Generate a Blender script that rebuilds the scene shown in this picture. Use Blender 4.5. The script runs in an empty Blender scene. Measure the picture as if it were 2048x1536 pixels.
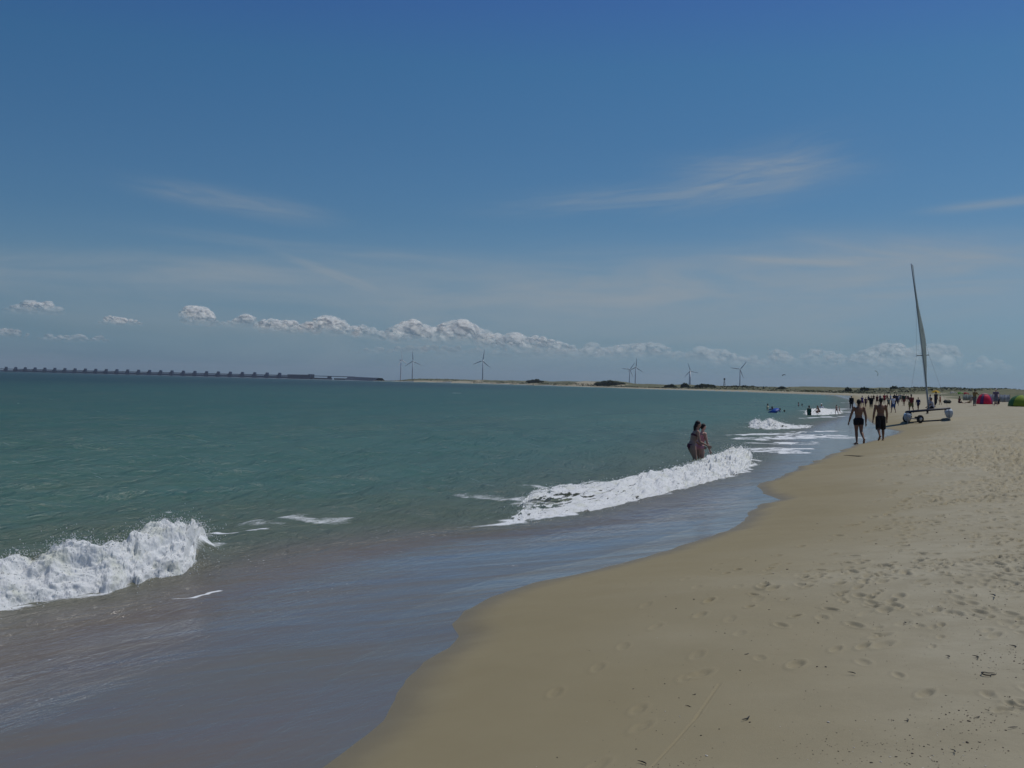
import bpy, bmesh, math, random
import numpy as np
from mathutils import Vector, Matrix, noise as mnoise

random.seed(11)
rng = np.random.default_rng(11)
S = bpy.context.scene
C = S.collection

# ------------------------------------------------------------------ camera
EYE = 2.1                     # metres above the still water
F = 2160.0                    # focal length in pixels of a 2048 px wide frame
ROLL = math.atan(0.0245)
PITCH = math.atan(-0.9 / F)
def basis():
    f = Vector((0, math.cos(PITCH), math.sin(PITCH)))
    r0 = Vector((1, 0, 0)); u0 = r0.cross(f)
    r = r0 * math.cos(ROLL) + u0 * math.sin(ROLL)
    u = u0 * math.cos(ROLL) - r0 * math.sin(ROLL)
    return r, u, f
CR, CU, CF = basis()
cd = bpy.data.cameras.new('camera'); cam = bpy.data.objects.new('camera', cd); C.objects.link(cam)
cd.sensor_width = 36; cd.lens = 36 * F / 2048; cd.clip_start = 0.1; cd.clip_end = 60000
m3 = Matrix((CR, CU, -CF)).transposed()
cam.matrix_world = Matrix.Translation((0, 0, EYE)) @ m3.to_4x4()
S.camera = cam
S.view_settings.view_transform = 'Standard'; S.view_settings.look = 'None'
S.view_settings.exposure = -0.45; S.view_settings.gamma = 1.0
S.cycles.transparent_max_bounces = 48
S.cycles.max_bounces = 8
S.cycles.volume_bounces = 0

SUN_AZ, SUN_EL = math.radians(58), math.radians(60)     # azimuth clockwise from +Y
SD = Vector((math.sin(SUN_AZ) * math.cos(SUN_EL), math.cos(SUN_AZ) * math.cos(SUN_EL), math.sin(SUN_EL)))
sl = bpy.data.lights.new('sun', 'SUN'); sl.energy = 3.2; sl.angle = math.radians(0.55); sl.color = (1, 0.955, 0.88)
so = bpy.data.objects.new('sun', sl); C.objects.link(so); so.rotation_euler = SD.to_track_quat('Z', 'Y').to_euler()
so.location = SD * 100

# ------------------------------------------------------------------ node helpers
class NT:
    def __init__(s, tree): s.t = tree; s.n = tree.nodes; s.l = tree.links
    def new(s, typ, **kw):
        n = s.n.new(typ)
        for k, v in kw.items(): setattr(n, k, v)
        return n
    def put(s, sock, v):
        if isinstance(v, bpy.types.NodeSocket): s.l.new(v, sock)
        elif v is not None:
            if hasattr(sock, 'default_value') and hasattr(sock.default_value, '__len__') and not hasattr(v, '__len__'): v = (v,) * len(sock.default_value)
            if hasattr(v, '__len__') and len(v) == 3 and len(sock.default_value) == 4: v = (*v, 1)
            sock.default_value = v
    def m(s, op, a, b=None, c=None, clamp=False):
        n = s.new('ShaderNodeMath', operation=op); n.use_clamp = clamp
        for i, v in enumerate((a, b, c)):
            if v is not None: s.put(n.inputs[i], v)
        return n.outputs[0]
    def mix(s, f, a, b, typ='MIX'):
        n = s.new('ShaderNodeMix', data_type='RGBA', blend_type=typ)
        s.put(n.inputs[0], f); s.put(n.inputs[6], a); s.put(n.inputs[7], b)
        return n.outputs[2]
    def ss(s, v, lo, hi):
        n = s.new('ShaderNodeMapRange', interpolation_type='SMOOTHSTEP')
        s.put(n.inputs[0], v); s.put(n.inputs[1], lo); s.put(n.inputs[2], hi)
        return n.outputs[0]
    def noise(s, vec, scale, detail=4, rough=0.55, dist=0.0):
        n = s.new('ShaderNodeTexNoise'); s.put(n.inputs['Vector'], vec)
        n.inputs['Scale'].default_value = scale; n.inputs['Detail'].default_value = detail
        n.inputs['Roughness'].default_value = rough; n.inputs['Distortion'].default_value = dist
        return n.outputs[0]
    def comb(s, x, y, z=0.0):
        n = s.new('ShaderNodeCombineXYZ'); s.put(n.inputs[0], x); s.put(n.inputs[1], y); s.put(n.inputs[2], z); return n.outputs[0]
    def attr(s, name):
        n = s.new('ShaderNodeAttribute', attribute_name=name); return n.outputs['Fac']
    def ramp(s, f, stops, interp='LINEAR'):
        n = s.new('ShaderNodeValToRGB'); r = n.color_ramp; r.interpolation = interp
        while len(r.elements) < len(stops): r.elements.new(0.5)
        for e, (p, c) in zip(r.elements, stops): e.position = p; e.color = (*c, 1)
        s.put(n.inputs[0], f); return n.outputs[0]

# ------------------------------------------------------------------ sky
HZ = lambda px: 742 + 0.0245 * px
def azel(px, py): return math.atan((px - 1024) / F), math.atan((HZ(px) - py) / F)
W = bpy.data.worlds.new('World'); S.world = W; W.use_nodes = True
w = NT(W.node_tree); w.n.clear()
sky = w.new('ShaderNodeTexSky', sky_type='NISHITA'); sky.sun_disc = False
sky.sun_elevation = SUN_EL; sky.sun_rotation = SUN_AZ
sky.air_density = 1.0; sky.dust_density = 1.2; sky.ozone_density = 1.6
tc = w.new('ShaderNodeTexCoord'); sep = w.new('ShaderNodeSeparateXYZ'); w.l.new(tc.outputs['Generated'], sep.inputs[0])
el = w.m('ARCSINE', sep.outputs[2]); az = w.m('ARCTAN2', sep.outputs[0], sep.outputs[1])
SKY_TINT = [(0.0, (0.63, 1.11, 1.852)), (0.0292, (0.529, 0.921, 1.526)), (0.0801, (0.494, 0.77, 1.162)), (0.1356, (0.522, 0.752, 1.043)), (0.2005, (0.486, 0.738, 0.986)), (0.2931, (0.391, 0.681, 0.934)), (0.4319, (0.344, 0.662, 0.92)), (0.5708, (0.305, 0.661, 0.932)), (0.6912, (0.28, 0.573, 0.986))]
tint = w.ramp(w.m('MULTIPLY', w.m('MAXIMUM', el, 0.0), 2.0), SKY_TINT)
col = w.mix(1.0, sky.outputs[0], tint, 'MULTIPLY')
# thin streaks of high cloud
def wisp(px0, py0, px1, py1, thick, amount, sc_a, sc_e, lo, hi, seed):
    a0, e0 = azel(px0, py0); a1, e1 = azel(px1, py1)
    ac, ec = (a0 + a1) / 2, (e0 + e1) / 2; wa = abs(a1 - a0) / 2; sl_ = (e1 - e0) / (a1 - a0); we = thick / F
    da = w.m('SUBTRACT', az, ac)
    de = w.m('SUBTRACT', w.m('SUBTRACT', el, ec), w.m('MULTIPLY', da, sl_))
    g = w.m('ADD', w.m('POWER', w.m('ABSOLUTE', w.m('DIVIDE', da, wa)), 3.0), w.m('POWER', w.m('ABSOLUTE', w.m('DIVIDE', de, we)), 2.0))
    g = w.m('EXPONENT', w.m('MULTIPLY', g, -1.0))
    nz = w.noise(w.comb(w.m('MULTIPLY', da, sc_a), w.m('MULTIPLY', de, sc_e), seed), 1.0, 5, 0.6, 0.6)
    return w.m('MULTIPLY', w.m('MULTIPLY', g, w.ss(nz, lo - 0.16, hi + 0.12)), amount * 1.15)
tot = None
for a in [(1330, 395, 1680, 330, 46, 0.46, 16, 120, 0.36, 0.72, 1.3), (1020, 412, 1620, 372, 22, 0.45, 10, 150, 0.35, 0.7, 2.2),
          (1330, 335, 1700, 358, 20, 0.35, 10, 140, 0.35, 0.7, 9.2),
          (290, 395, 640, 440, 20, 0.45, 12, 110, 0.3, 0.65, 3.1), (1450, 520, 1800, 548, 7, 0.5, 9, 180, 0.25, 0.6, 4.4),
          (1860, 445, 2150, 434, 8, 0.5, 9, 160, 0.25, 0.6, 5.7), (560, 515, 760, 585, 8, 0.4, 12, 160, 0.3, 0.6, 6.5),
          (760, 592, 2200, 566, 70, 0.85, 6, 38, 0.2, 0.75, 7.7), (-300, 555, 900, 550, 36, 0.4, 6, 60, 0.3, 0.75, 8.8),
          (350, 478, 1000, 530, 12, 0.3, 9, 120, 0.3, 0.7, 12.1), (1560, 480, 2200, 570, 26, 0.4, 8, 90, 0.3, 0.7, 10.5)]:
    v = wisp(*a); tot = v if tot is None else w.m('ADD', tot, v)
veil = w.m('MULTIPLY', w.noise(w.comb(w.m('MULTIPLY', az, 3.2), w.m('MULTIPLY', el, 17), 3.3), 1.0, 6, 0.6, 0.8), w.ss(el, 0.24, 0.08))
tot = w.m('ADD', tot, w.m('MULTIPLY', w.ss(veil, 0.36, 0.8), 0.42))
col = w.mix(w.m('MINIMUM', w.m('MULTIPLY', tot, 0.86), 0.75), col, (4.55, 5.15, 5.7))
bg = w.new('ShaderNodeBackground'); w.put(bg.inputs[0], col); bg.inputs[1].default_value = 0.085
wo = w.new('ShaderNodeOutputWorld'); w.l.new(bg.outputs[0], wo.inputs[0])

# ------------------------------------------------------------------ projection helpers
def ray(px, py): return (CF * F + CR * (px - 1024) - CU * (py - 768)).normalized()
def at_z(px, py, z=0.0):
    d = ray(px, py); t = (z - EYE) / d.z; return Vector((0, 0, EYE)) + d * t
def at_y(px, py, Y):
    d = ray(px, py); return Vector((0, 0, EYE)) + d * (Y / d.y)

# ------------------------------------------------------------------ numpy noise
def _hash(i, j, seed):
    n = (i.astype(np.int64) * 374761393 + j.astype(np.int64) * 668265263 + seed * 1442695041) & 0xffffffff
    n = ((n ^ (n >> 13)) * 1274126177) & 0xffffffff
    return ((n ^ (n >> 16)) & 0xffff) / 32767.5 - 1.0
def vnoise(x, y, seed=0):
    i, j = np.floor(x), np.floor(y); fx, fy = x - i, y - j
    fx = fx * fx * fx * (fx * (fx * 6 - 15) + 10); fy = fy * fy * fy * (fy * (fy * 6 - 15) + 10)
    a, b, c, d = _hash(i, j, seed), _hash(i + 1, j, seed), _hash(i, j + 1, seed), _hash(i + 1, j + 1, seed)
    return (a * (1 - fx) + b * fx) * (1 - fy) + (c * (1 - fx) + d * fx) * fy
def fbm(x, y, octs=4, seed=0, gain=0.5):
    v, a, k = 0, 1, 1
    for o in range(octs):
        v = v + a * vnoise(x * k + 13.7 * o, y * k - 7.1 * o, seed + o); a *= gain; k *= 2.03
    return v
def sstep(v, lo, hi):
    t = np.clip((v - lo) / (hi - lo), 0, 1); return t * t * (3 - 2 * t)

def poly_dist(x, y, P):
    """signed distance to polyline (positive on its right), plus the running parameter in vertex units"""
    best = np.full(x.shape, 1e18); sgn = np.ones(x.shape); par = np.zeros(x.shape)
    for k in range(len(P) - 1):
        ax, ay = P[k]; bx, by = P[k + 1]; dx, dy = bx - ax, by - ay; L = dx * dx + dy * dy
        t = np.clip(((x - ax) * dx + (y - ay) * dy) / L, 0, 1)
        ex, ey = x - (ax + t * dx), y - (ay + t * dy); d = ex * ex + ey * ey
        better = d < best
        side = dx * (y - ay) - dy * (x - ax)
        best = np.where(better, d, best); sgn = np.where(better, np.where(side < 0, 1, -1), sgn); par = np.where(better, k + t, par)
    return np.sqrt(best) * sgn, par

# ------------------------------------------------------------------ shoreline
near_px = [(640, 1536), (710, 1480), (765, 1440), (800, 1400), (815, 1362), (850, 1325), (905, 1295), (917, 1272), (903, 1248), (925, 1222), (990, 1192), (1070, 1167), (1180, 1142),
           (1290, 1115), (1390, 1085), (1455, 1062), (1495, 1042), (1497, 1024), (1525, 1008), (1566, 1000), (1528, 987), (1513, 972), (1545, 957),
           (1590, 944), (1612, 930), (1650, 914), (1700, 894), (1735, 884), (1785, 871), (1797, 863), (1765, 856), (1745, 848), (1730, 836), (1722, 825), (1714, 814), (1707, 803), (1702, 796)]
near = [at_z(*p) for p in near_px]
def polar(px, D): a = (px - 1024) / F; return Vector((a * D, D, 0))
WATER_D = [(1700, 585), (1600, 680), (1500, 830), (1400, 900), (1300, 1000), (1225, 1250), (1140, 1450), (1000, 1750), (900, 2000), (800, 2150), (752, 2250)]
far = [polar(*p) for p in WATER_D]
SH = [(-60., -110.), (-9., -14.), (-3.1, 0.5)] + [(p.x, p.y) for p in near] + [(p.x, p.y) for p in far]
tip = polar(740, 2450)
SH += [(tip.x, tip.y)] + [(p.x, p.y) for p in (polar(765, 3000), polar(800, 4200), polar(1000, 5500), polar(2600, 7000), polar(5000, 6000))]
# foot of the surf: seaward of it the water is green, landward it is wash full of sand
BR_px = [(-900, 1500), (-300, 1300), (0, 1222), (200, 1186), (390, 1135), (560, 1090), (800, 1055), (1000, 1042), (1150, 1024), (1300, 990), (1480, 935), (1515, 918), (1530, 893), (1560, 872), (1610, 852),
         (1660, 838), (1690, 826), (1697, 812), (1700, 801)]
BR = [(p.x, p.y) for p in (at_z(*q) for q in BR_px)] + [(p.x - 12, p.y - 12) for p in far]

RIDGE = [(-400, 757), (740, 757.5), (760, 757.5), (840, 756.8), (1000, 760), (1050, 760.5), (1066, 759), (1100, 762.5), (1150, 762), (1200, 761), (1225, 760), (1240, 761.5), (1270, 766), (1300, 767),
         (1340, 768.5), (1370, 768), (1430, 771.5), (1465, 772), (1495, 773.2), (1555, 774.2), (1600, 773), (1700, 774), (1750, 775), (1800, 775), (1850, 776), (1900, 778), (1948, 780), (2015, 780), (2048, 783), (2300, 786), (2800, 790)]
RID_U = np.array([p[0] for p in RIDGE], float); RID_E = np.array([(HZ(p[0]) - p[1]) / F for p in RIDGE])
RD = sorted([(u, D + 170) for u, D in WATER_D] + [(-400, 2420), (1800, 740), (1900, 730), (2800, 620)])
RD_U = np.array([p[0] for p in RD], float); RD_D = np.array([p[1] for p in RD], float)
def ridge_D(u): return np.interp(u, RD_U, RD_D)

def land_z(x, y, s):
    x = np.asarray(x, float); y = np.asarray(y, float); s = np.asarray(s, float)
    r = np.hypot(x, y)
    sp = np.maximum(s, 0)
    beach = 1.0 * (1 - np.exp(-sp / 6.0)) + np.minimum(sp * 0.012, 0.2) - 0.30 * sstep(sp, 19, 30)
    beach = np.where(s < 0, np.maximum(0.075 * s, -3.0), beach)
    u = 1024 + F * np.where(y > 1, x / np.maximum(y, 1), np.sign(x) * 9)
    rr = np.minimum(r, ridge_D(u))
    crest = EYE + np.interp(u, RID_U, RID_E) * rr
    f = sstep(s, 26, 110)
    rough = 0.55 * fbm(x / 22, y / 22, 3, 5) + 0.25 * vnoise(x / 6, y / 6, 9)
    return beach + (crest + rough * np.minimum(1, r / 500) - beach) * f
def shore_s(x, y): return poly_dist(np.atleast_1d(np.asarray(x, float)), np.atleast_1d(np.asarray(y, float)), SH)[0]
def gz(x, y): return float(land_z(np.array([x]), np.array([y]), shore_s(x, y))[0])
def ground(px, py):
    z = 0.3
    for _ in range(40):
        p = at_z(px, py, z); z = 0.5 * z + 0.5 * max(0, gz(p.x, p.y))
    p.z = gz(p.x, p.y); return p

# ------------------------------------------------------------------ one polar grid for sand and sea
th = np.concatenate([np.arange(-180, -40, 4.0), np.arange(-40, -28, 0.6), np.arange(-28, 29, 0.08), np.arange(29, 44, 0.6), np.arange(44, 180, 4.0)])
th = np.radians(th)
rr = np.concatenate([np.geomspace(0.35, 4.2, 40)[:-1], 1 / np.linspace(1 / 4.2, 1 / 60, 1350), np.geomspace(60, 1500, 280)[1:], np.geomspace(1500, 14000, 40)[1:]])
NT_, NR = len(th), len(rr)
TH, RR = np.meshgrid(th, rr)            # rows: radius
GX, GY = RR * np.sin(TH), RR * np.cos(TH)
Sd, _ = poly_dist(GX, GY, SH)
wob = 0.022 * fbm(GX / 0.9, GY / 0.9, 3, 21) * np.clip(RR / 6, 0.3, 5)
Sd = Sd + np.where(RR < 150, wob, 0)
Bd, _ = poly_dist(GX, GY, BR)

ZL = land_z(GX, GY, Sd)
# soft unevenness and footprints on the dry sand
dry = sstep(Sd, 2.5, 6.5) * (RR < 220)
ZL = ZL + dry * (0.022 * fbm(GX / 1.4, GY / 1.4, 3, 31) + 0.012 * fbm(GX / 0.35, GY / 0.35, 3, 37))
ZL = ZL + sstep(Sd, 0.4, 2.5) * (RR < 120) * 0.006 * fbm(GX / 0.8, GY / 0.8, 3, 41)
def stamp(x, y, ang, L, Wd, dep, rim):
    r = math.hypot(x, y); t = math.atan2(x, y); m = L * 0.9
    i0, i1 = np.searchsorted(rr, [r - m, r + m]); j0, j1 = np.searchsorted(th, [t - m / r, t + m / r])
    if i1 <= i0 or j1 <= j0: return
    sx, sy = GX[i0:i1, j0:j1] - x, GY[i0:i1, j0:j1] - y
    c, s_ = math.cos(ang), math.sin(ang)
    a, b = (sx * c + sy * s_) / (L / 2), (-sx * s_ + sy * c) / (Wd / 2)
    q = np.sqrt(a * a + b * b)
    ZL[i0:i1, j0:j1] += -dep * (1 - sstep(q, 0.45, 1.05)) + rim * np.exp(-((q - 1.25) / 0.28) ** 2)
NC = 90000
cr = np.where(rng.random(NC) < 0.35, 1 / rng.uniform(1 / 62.0, 1 / 6.0, NC), rng.uniform(7, 62, NC)); ct = np.radians(rng.uniform(-2, 32, NC))
cx, cy = cr * np.sin(ct), cr * np.cos(ct)
cp = sstep(shore_s(cx, cy), 1.4, 8.0) * (0.04 + 0.96 * sstep(cr, 7.5, 14.0)) * (0.3 + 0.7 * (vnoise(cx / 2.2, cy / 3.0, 77) > -0.2))
pick = np.nonzero(rng.random(NC) < cp)[0][:9500]        # denser up the beach, where people walk
for k in pick:
    L = random.uniform(0.11, 0.22) * (1 + min(1.0, max(0, cr[k] - 12) / 22)); dep = random.uniform(0.009, 0.026) * min(1, cr[k] / 11) * (1 + min(2.8, max(0, cr[k] - 9) / 8))
    stamp(cx[k], cy[k], random.gauss(math.radians(68), 0.35), L, L * random.uniform(0.36, 0.52), dep, dep * 0.35)
# a few single tracks lower down, towards the water
for (p0, p1, n) in [((1210, 1520), (1560, 1130), 11), ((1640, 1180), (1760, 960), 12), ((1120, 1350), (1500, 1090), 10)]:
    a = at_z(*p0, 0.3); b = at_z(*p1, 0.3); dv = (b - a)
    for k in range(n):
        q = a + dv * (k / n) + Vector((random.uniform(-.12, .12), random.uniform(-.15, .15), 0)); side = 0.1 * (1 if k % 2 else -1)
        stamp(q.x + side, q.y, math.atan2(dv.y, dv.x) + random.uniform(-.2, .2), 0.22, 0.085, 0.005, 0.002)
for (p0, p1) in [((1300, 1510), (1400, 1410)), ((1390, 1420), (1440, 1355)), ((1690, 1045), (1790, 1025))]:   # thin drag lines in the sand
    a = at_z(*p0, 0.35); b = at_z(*p1, 0.35)
    for k in range(60):
        q = a.lerp(b, k / 59); stamp(q.x, q.y, math.atan2((b - a).y, (b - a).x), 0.12, 0.018, 0.0009, 0.0002)

# ------------------------------------------------------------------ the water surface
chop = np.zeros_like(GX)
dr = np.gradient(rr)[:, None] * np.ones((1, NT_))
nd = np.array([0.93, -0.37])             # towards the shore
for k in range(46):
    lam = 0.35 * (1.085 ** k) * random.uniform(0.9, 1.1)
    a = random.gauss(0, 0.42 if lam < 4 else 0.2); dx, dy = nd[0] * math.cos(a) - nd[1] * math.sin(a), nd[0] * math.sin(a) + nd[1] * math.cos(a)
    amp = 0.0078 * min(lam, 2.0) ** 0.9 * random.uniform(0.5, 1.2) * (0.7 if lam > 4 else 1)
    fade = sstep(lam / (dr + 1e-9), 2.0, 5.0)
    ph = 2 * math.pi * (GX * dx + GY * dy) / lam + random.uniform(0, 6.28) + 1.3 * vnoise(GX / (lam * 2.3), GY / (lam * 2.3), 50 + k)
    chop += fade * amp * np.sin(ph)
chop = chop + 0.05 * chop * np.abs(chop) / 0.05
deep = sstep(-Sd, 1.2, 5.0); deepb = sstep(-Bd, -0.8, 3.5)
amp_mask = (0.12 * sstep(-Sd, 0.6, 2.5) + 0.88 * deep * deepb)
film = 0.012 * np.clip(-Sd / 0.5, -1, 1) + 0.012 * sstep(-Sd, 0.3, 2.5)
ZW = np.maximum(ZL + film, np.where(Sd < -0.2, -0.03, -9))
ZW = np.where(Sd < -3.0, np.maximum(ZW, -0.03), ZW)
lam_n = chop * amp_mask
swell = 0.065 * np.sin(2 * math.pi * (GX * 0.95 - GY * 0.31) / 9.0 + 2.0 * vnoise(GX / 12, GY / 12, 91)) * sstep(-Bd, 3, 12) * (RR < 160)
ZW = ZW + lam_n + swell

FOAM = np.zeros_like(GX)
def add_foam(pts, sig, amt, base=0.74, zz=0.0):
    P = [at_z(*p, zz) for p in pts]; P = [(p.x, p.y) for p in P]
    xs, ys = [p[0] for p in P], [p[1] for p in P]; mg = sig * 4
    r0 = max(0.5, min(math.hypot(*p) for p in P) - mg); r1 = max(math.hypot(*p) for p in P) + mg
    i0, i1 = np.searchsorted(rr, [r0, r1]); i1 += 1
    d, par = poly_dist(GX[i0:i1], GY[i0:i1], P)
    e = np.clip(np.minimum(par, len(P) - 1 - par) / 0.25, 0, 1) if len(P) > 1 else 1
    gx, gy = GX[i0:i1], GY[i0:i1]; q = max(.12, sig * 1.3)
    d = d + 1.1 * sig * fbm(gx / (q * 2.2), gy / (q * 2.2), 3, len(pts) + int(pts[0][0]) % 91)
    brk = base + 0.42 * fbm(gx / (q * 3.2), gy / (q * 3.2), 3, 7 + int(pts[0][1]) % 83)
    FOAM[i0:i1] = np.maximum(FOAM[i0:i1], amt * np.exp(-(d / sig) ** 2) * (0.15 + 0.85 * e) * brk)
# breakers: (toe px, toe py, crest px, crest py, crest height)
B1 = [(-420, 1345, -470, 1210, .36), (-200, 1272, -230, 1160, .34), (-60, 1228, -70, 1125, .33), (0, 1214, 0, 1112, .33), (50, 1206, 55, 1098, .36), (100, 1196, 105, 1079, .43), (140, 1190, 148, 1074, .44), (190, 1182, 195, 1086, .37), (235, 1172, 240, 1089, .31),
      (285, 1160, 290, 1060, .38), (330, 1150, 340, 1042, .45), (366, 1142, 370, 1036, .45), (388, 1130, 390, 1042, .36), (402, 1108, 405, 1060, .20), (420, 1092, 424, 1072, .07)]
B2 = [(985, 1043, 1035, 1015, .03), (1050, 1036, 1060, 985, .06), (1110, 1029, 1110, 972, .08), (1170, 1019, 1170, 966, .10), (1230, 1007, 1235, 960, .14), (1300, 990, 1290, 944, .21), (1350, 978, 1345, 935, .24), (1400, 965, 1390, 924, .27), (1440, 954, 1430, 909, .33),
      (1478, 944, 1465, 896, .40), (1500, 930, 1490, 894, .38), (1511, 918, 1506, 908, .14)]
B3 = [(1490, 853, 1496, 846, .08), (1512, 855, 1511, 837, .34), (1526, 857, 1523, 843, .20), (1542, 858, 1538, 837, .36), (1556, 858, 1552, 842, .26), (1575, 857, 1570, 848, .14), (1600, 856, 1596, 850, .08), (1630, 854, 1626, 850, .05)]
B4 = [(1600, 829, 1602, 824, .15), (1622, 829, 1620, 818, .28), (1645, 829, 1645, 816, .34), (1668, 828, 1668, 820, .2), (1690, 826, 1690, 821, .15)]
def breaker_pts(B):
    toe = [at_z(a, b, 0.0) for a, b, *_ in B]; top = [at_z(c, d, h) for _, _, c, d, h in B]
    return toe, top, [q[4] for q in B]
for B in (B1, B2, B3, B4):
    toe, top, H = breaker_pts(B)
    P = [(p.x, p.y) for p in top]
    msk = RR[:, 0] < 160
    i1 = int(msk.sum())
    d, par = poly_dist(GX[:i1], GY[:i1], P)
    Hh = np.interp(par, np.arange(len(H)), H) * (0.15 + 0.85 * np.clip(np.minimum(par, len(H) - 1 - par) / 1.6, 0, 1))
    endd = np.where((par <= 0.001) | (par >= len(H) - 1.001), 1, 0)
    sc = np.interp(par, np.arange(len(H)), [max(0.25, (a - b).length) for a, b in zip(toe, top)])
    shp = np.where(d < 0, np.exp(-(np.abs(d) / 0.95) ** 1.6), np.exp(-(d / (0.22 * np.minimum(sc, 1.6))) ** 2))
    ZW[:i1] += 0.72 * Hh * shp
    FOAM[:i1] = np.maximum(FOAM[:i1], 0.62 * np.exp(-((d - 0.12) / 0.16) ** 2) * (1 - endd))
for args in [([(1435, 866), (1500, 867), (1570, 868)], .35, .95, 1.0), ([(1500, 874), (1560, 878), (1610, 880)], .7, .7, 1.0), ([(1555, 862), (1620, 862), (1692, 861)], .3, .9, 1.0),
             ([(1600, 876), (1640, 872), (1690, 868)], .28, .9, 1.0), ([(1480, 883), (1540, 886), (1612, 884)], .35, .8, 1.0), ([(1505, 893), (1545, 893)], .2, .85, 1.0), ([(1545, 903), (1590, 901)], .18, .85, 1.0),
             ([(1540, 870), (1600, 870), (1640, 868)], 1.1, .62, 1.0), ([(1590, 836), (1650, 834), (1700, 831)], .45, .9, 1.0), ([(1600, 824), (1650, 820), (1702, 816)], .8, .85, 1.0), ([(1640, 826), (1697, 822)], .9, .9, 1.0),
             ([(1690, 806), (1703, 804)], .8, .8),
             ([(1050, 1005), (1120, 990), (1200, 985)], .9, .66), ([(1040, 975), (1120, 970), (1220, 964)], .35, .9), ([(860, 1050), (960, 1044), (1060, 1036)], .26, .72, .9), ([(1010, 1010), (1080, 1006)], .4, .5),
             ([(405, 1038), (450, 1044), (520, 1048), (575, 1040)], .55, .80, 1.0), ([(412, 1060), (470, 1064), (550, 1053)], .14, .80, .95), ([(560, 1028), (640, 1034), (720, 1026)], .40, .68, .95), ([(600, 1045), (760, 1040), (880, 1040)], .2, .5),
             ([(330, 1192), (390, 1188), (420, 1182), (452, 1172)], .035, .8), ([(290, 1228), (312, 1208), (328, 1192)], .07, .62), ([(150, 1215), (260, 1200)], .06, .5), ([(930, 1126), (990, 1123), (1050, 1128)], .03, .55),
             ([(540, 763), (558, 762)], 1.2, .7), ([(905, 786), (922, 785)], 1.2, .6), ([(240, 765), (248, 765)], 1.5, .4), ([(330, 1022), (352, 1018)], .12, .8),
             ([(1000, 1052), (1130, 1040)], .12, .4), ([(1120, 905), (1230, 900)], .3, .35), ([(1150, 868), (1180, 867)], .4, .3)]:
    add_foam(*args)

for B in (B1, B2, B3, B4):
    add_foam([(q[0], q[1] - (4 if B is B1 else 1)) for q in B], .13 if B is B1 else .18 if B is B2 else .35, .66, .95)
    add_foam([(q[2], q[3] - 3) for q in B], .12 if B is B1 else .2, .5, .85, .12)
for k in range(26):
    yy = 862 + 42 * random.random(); xa = 1430 + (yy - 862) * 1.4 + random.uniform(0, 110); xb = min(1694 - (yy - 862) * 2.2, xa + random.uniform(50, 190))
    add_foam([(xa, yy + 2), ((xa + xb) / 2, yy + random.uniform(-2, 2)), (xb, yy - 2)], random.uniform(.15, .45), random.uniform(.6, .9), 1.0)
add_foam([(1530, 868), (1590, 872), (1650, 868)], 2.2, .56, .95); add_foam([(1520, 884), (1600, 882)], 1.3, .56, .95)
def grid_mesh(name, X, Y, Z, keep=None, attrs=None, wrap=True):
    nr, nt = X.shape
    idx = np.arange(nr * nt).reshape(nr, nt)
    if wrap:
        a, b = idx, np.roll(idx, -1, axis=1); f = np.stack([a[:-1], b[:-1], b[1:], a[1:]], -1).reshape(-1, 4)
    else:
        f = np.stack([idx[:-1, :-1], idx[:-1, 1:], idx[1:, 1:], idx[1:, :-1]], -1).reshape(-1, 4)
    if keep is not None:
        k = keep.ravel(); f = f[k[f].any(axis=1)]
    used = np.unique(f); remap = np.zeros(nr * nt, np.int64); remap[used] = np.arange(len(used)); f = remap[f]
    co = np.stack([X.ravel()[used], Y.ravel()[used], Z.ravel()[used]], -1)
    me = bpy.data.meshes.new(name)
    me.vertices.add(len(co)); me.vertices.foreach_set('co', co.astype(np.float32).ravel())
    me.loops.add(f.size); me.loops.foreach_set('vertex_index', f.astype(np.int32).ravel())
    me.polygons.add(len(f)); me.polygons.foreach_set('loop_start', np.arange(0, f.size, 4, dtype=np.int32))
    me.polygons.foreach_set('use_smooth', np.ones(len(f), bool))
    for n, v in (attrs or {}).items():
        at = me.attributes.new(n, 'FLOAT', 'POINT'); at.data.foreach_set('value', v.ravel()[used].astype(np.float32))
    me.update(calc_edges=True); me.validate()
    return me

def link(name, me, mat=None, parent=None, **props):
    o = bpy.data.objects.new(name, me); C.objects.link(o)
    if mat and not len(me.materials): me.materials.append(mat)
    if parent: o.parent = parent
    for k, v in props.items():
        if v: o[k] = v
    return o

# ------------------------------------------------------------------ setting materials
def new_mat(name):
    m = bpy.data.materials.new(name); m.use_nodes = True; n = NT(m.node_tree)
    return m, n, n.n['Principled BSDF'], n.n['Material Output']

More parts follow.
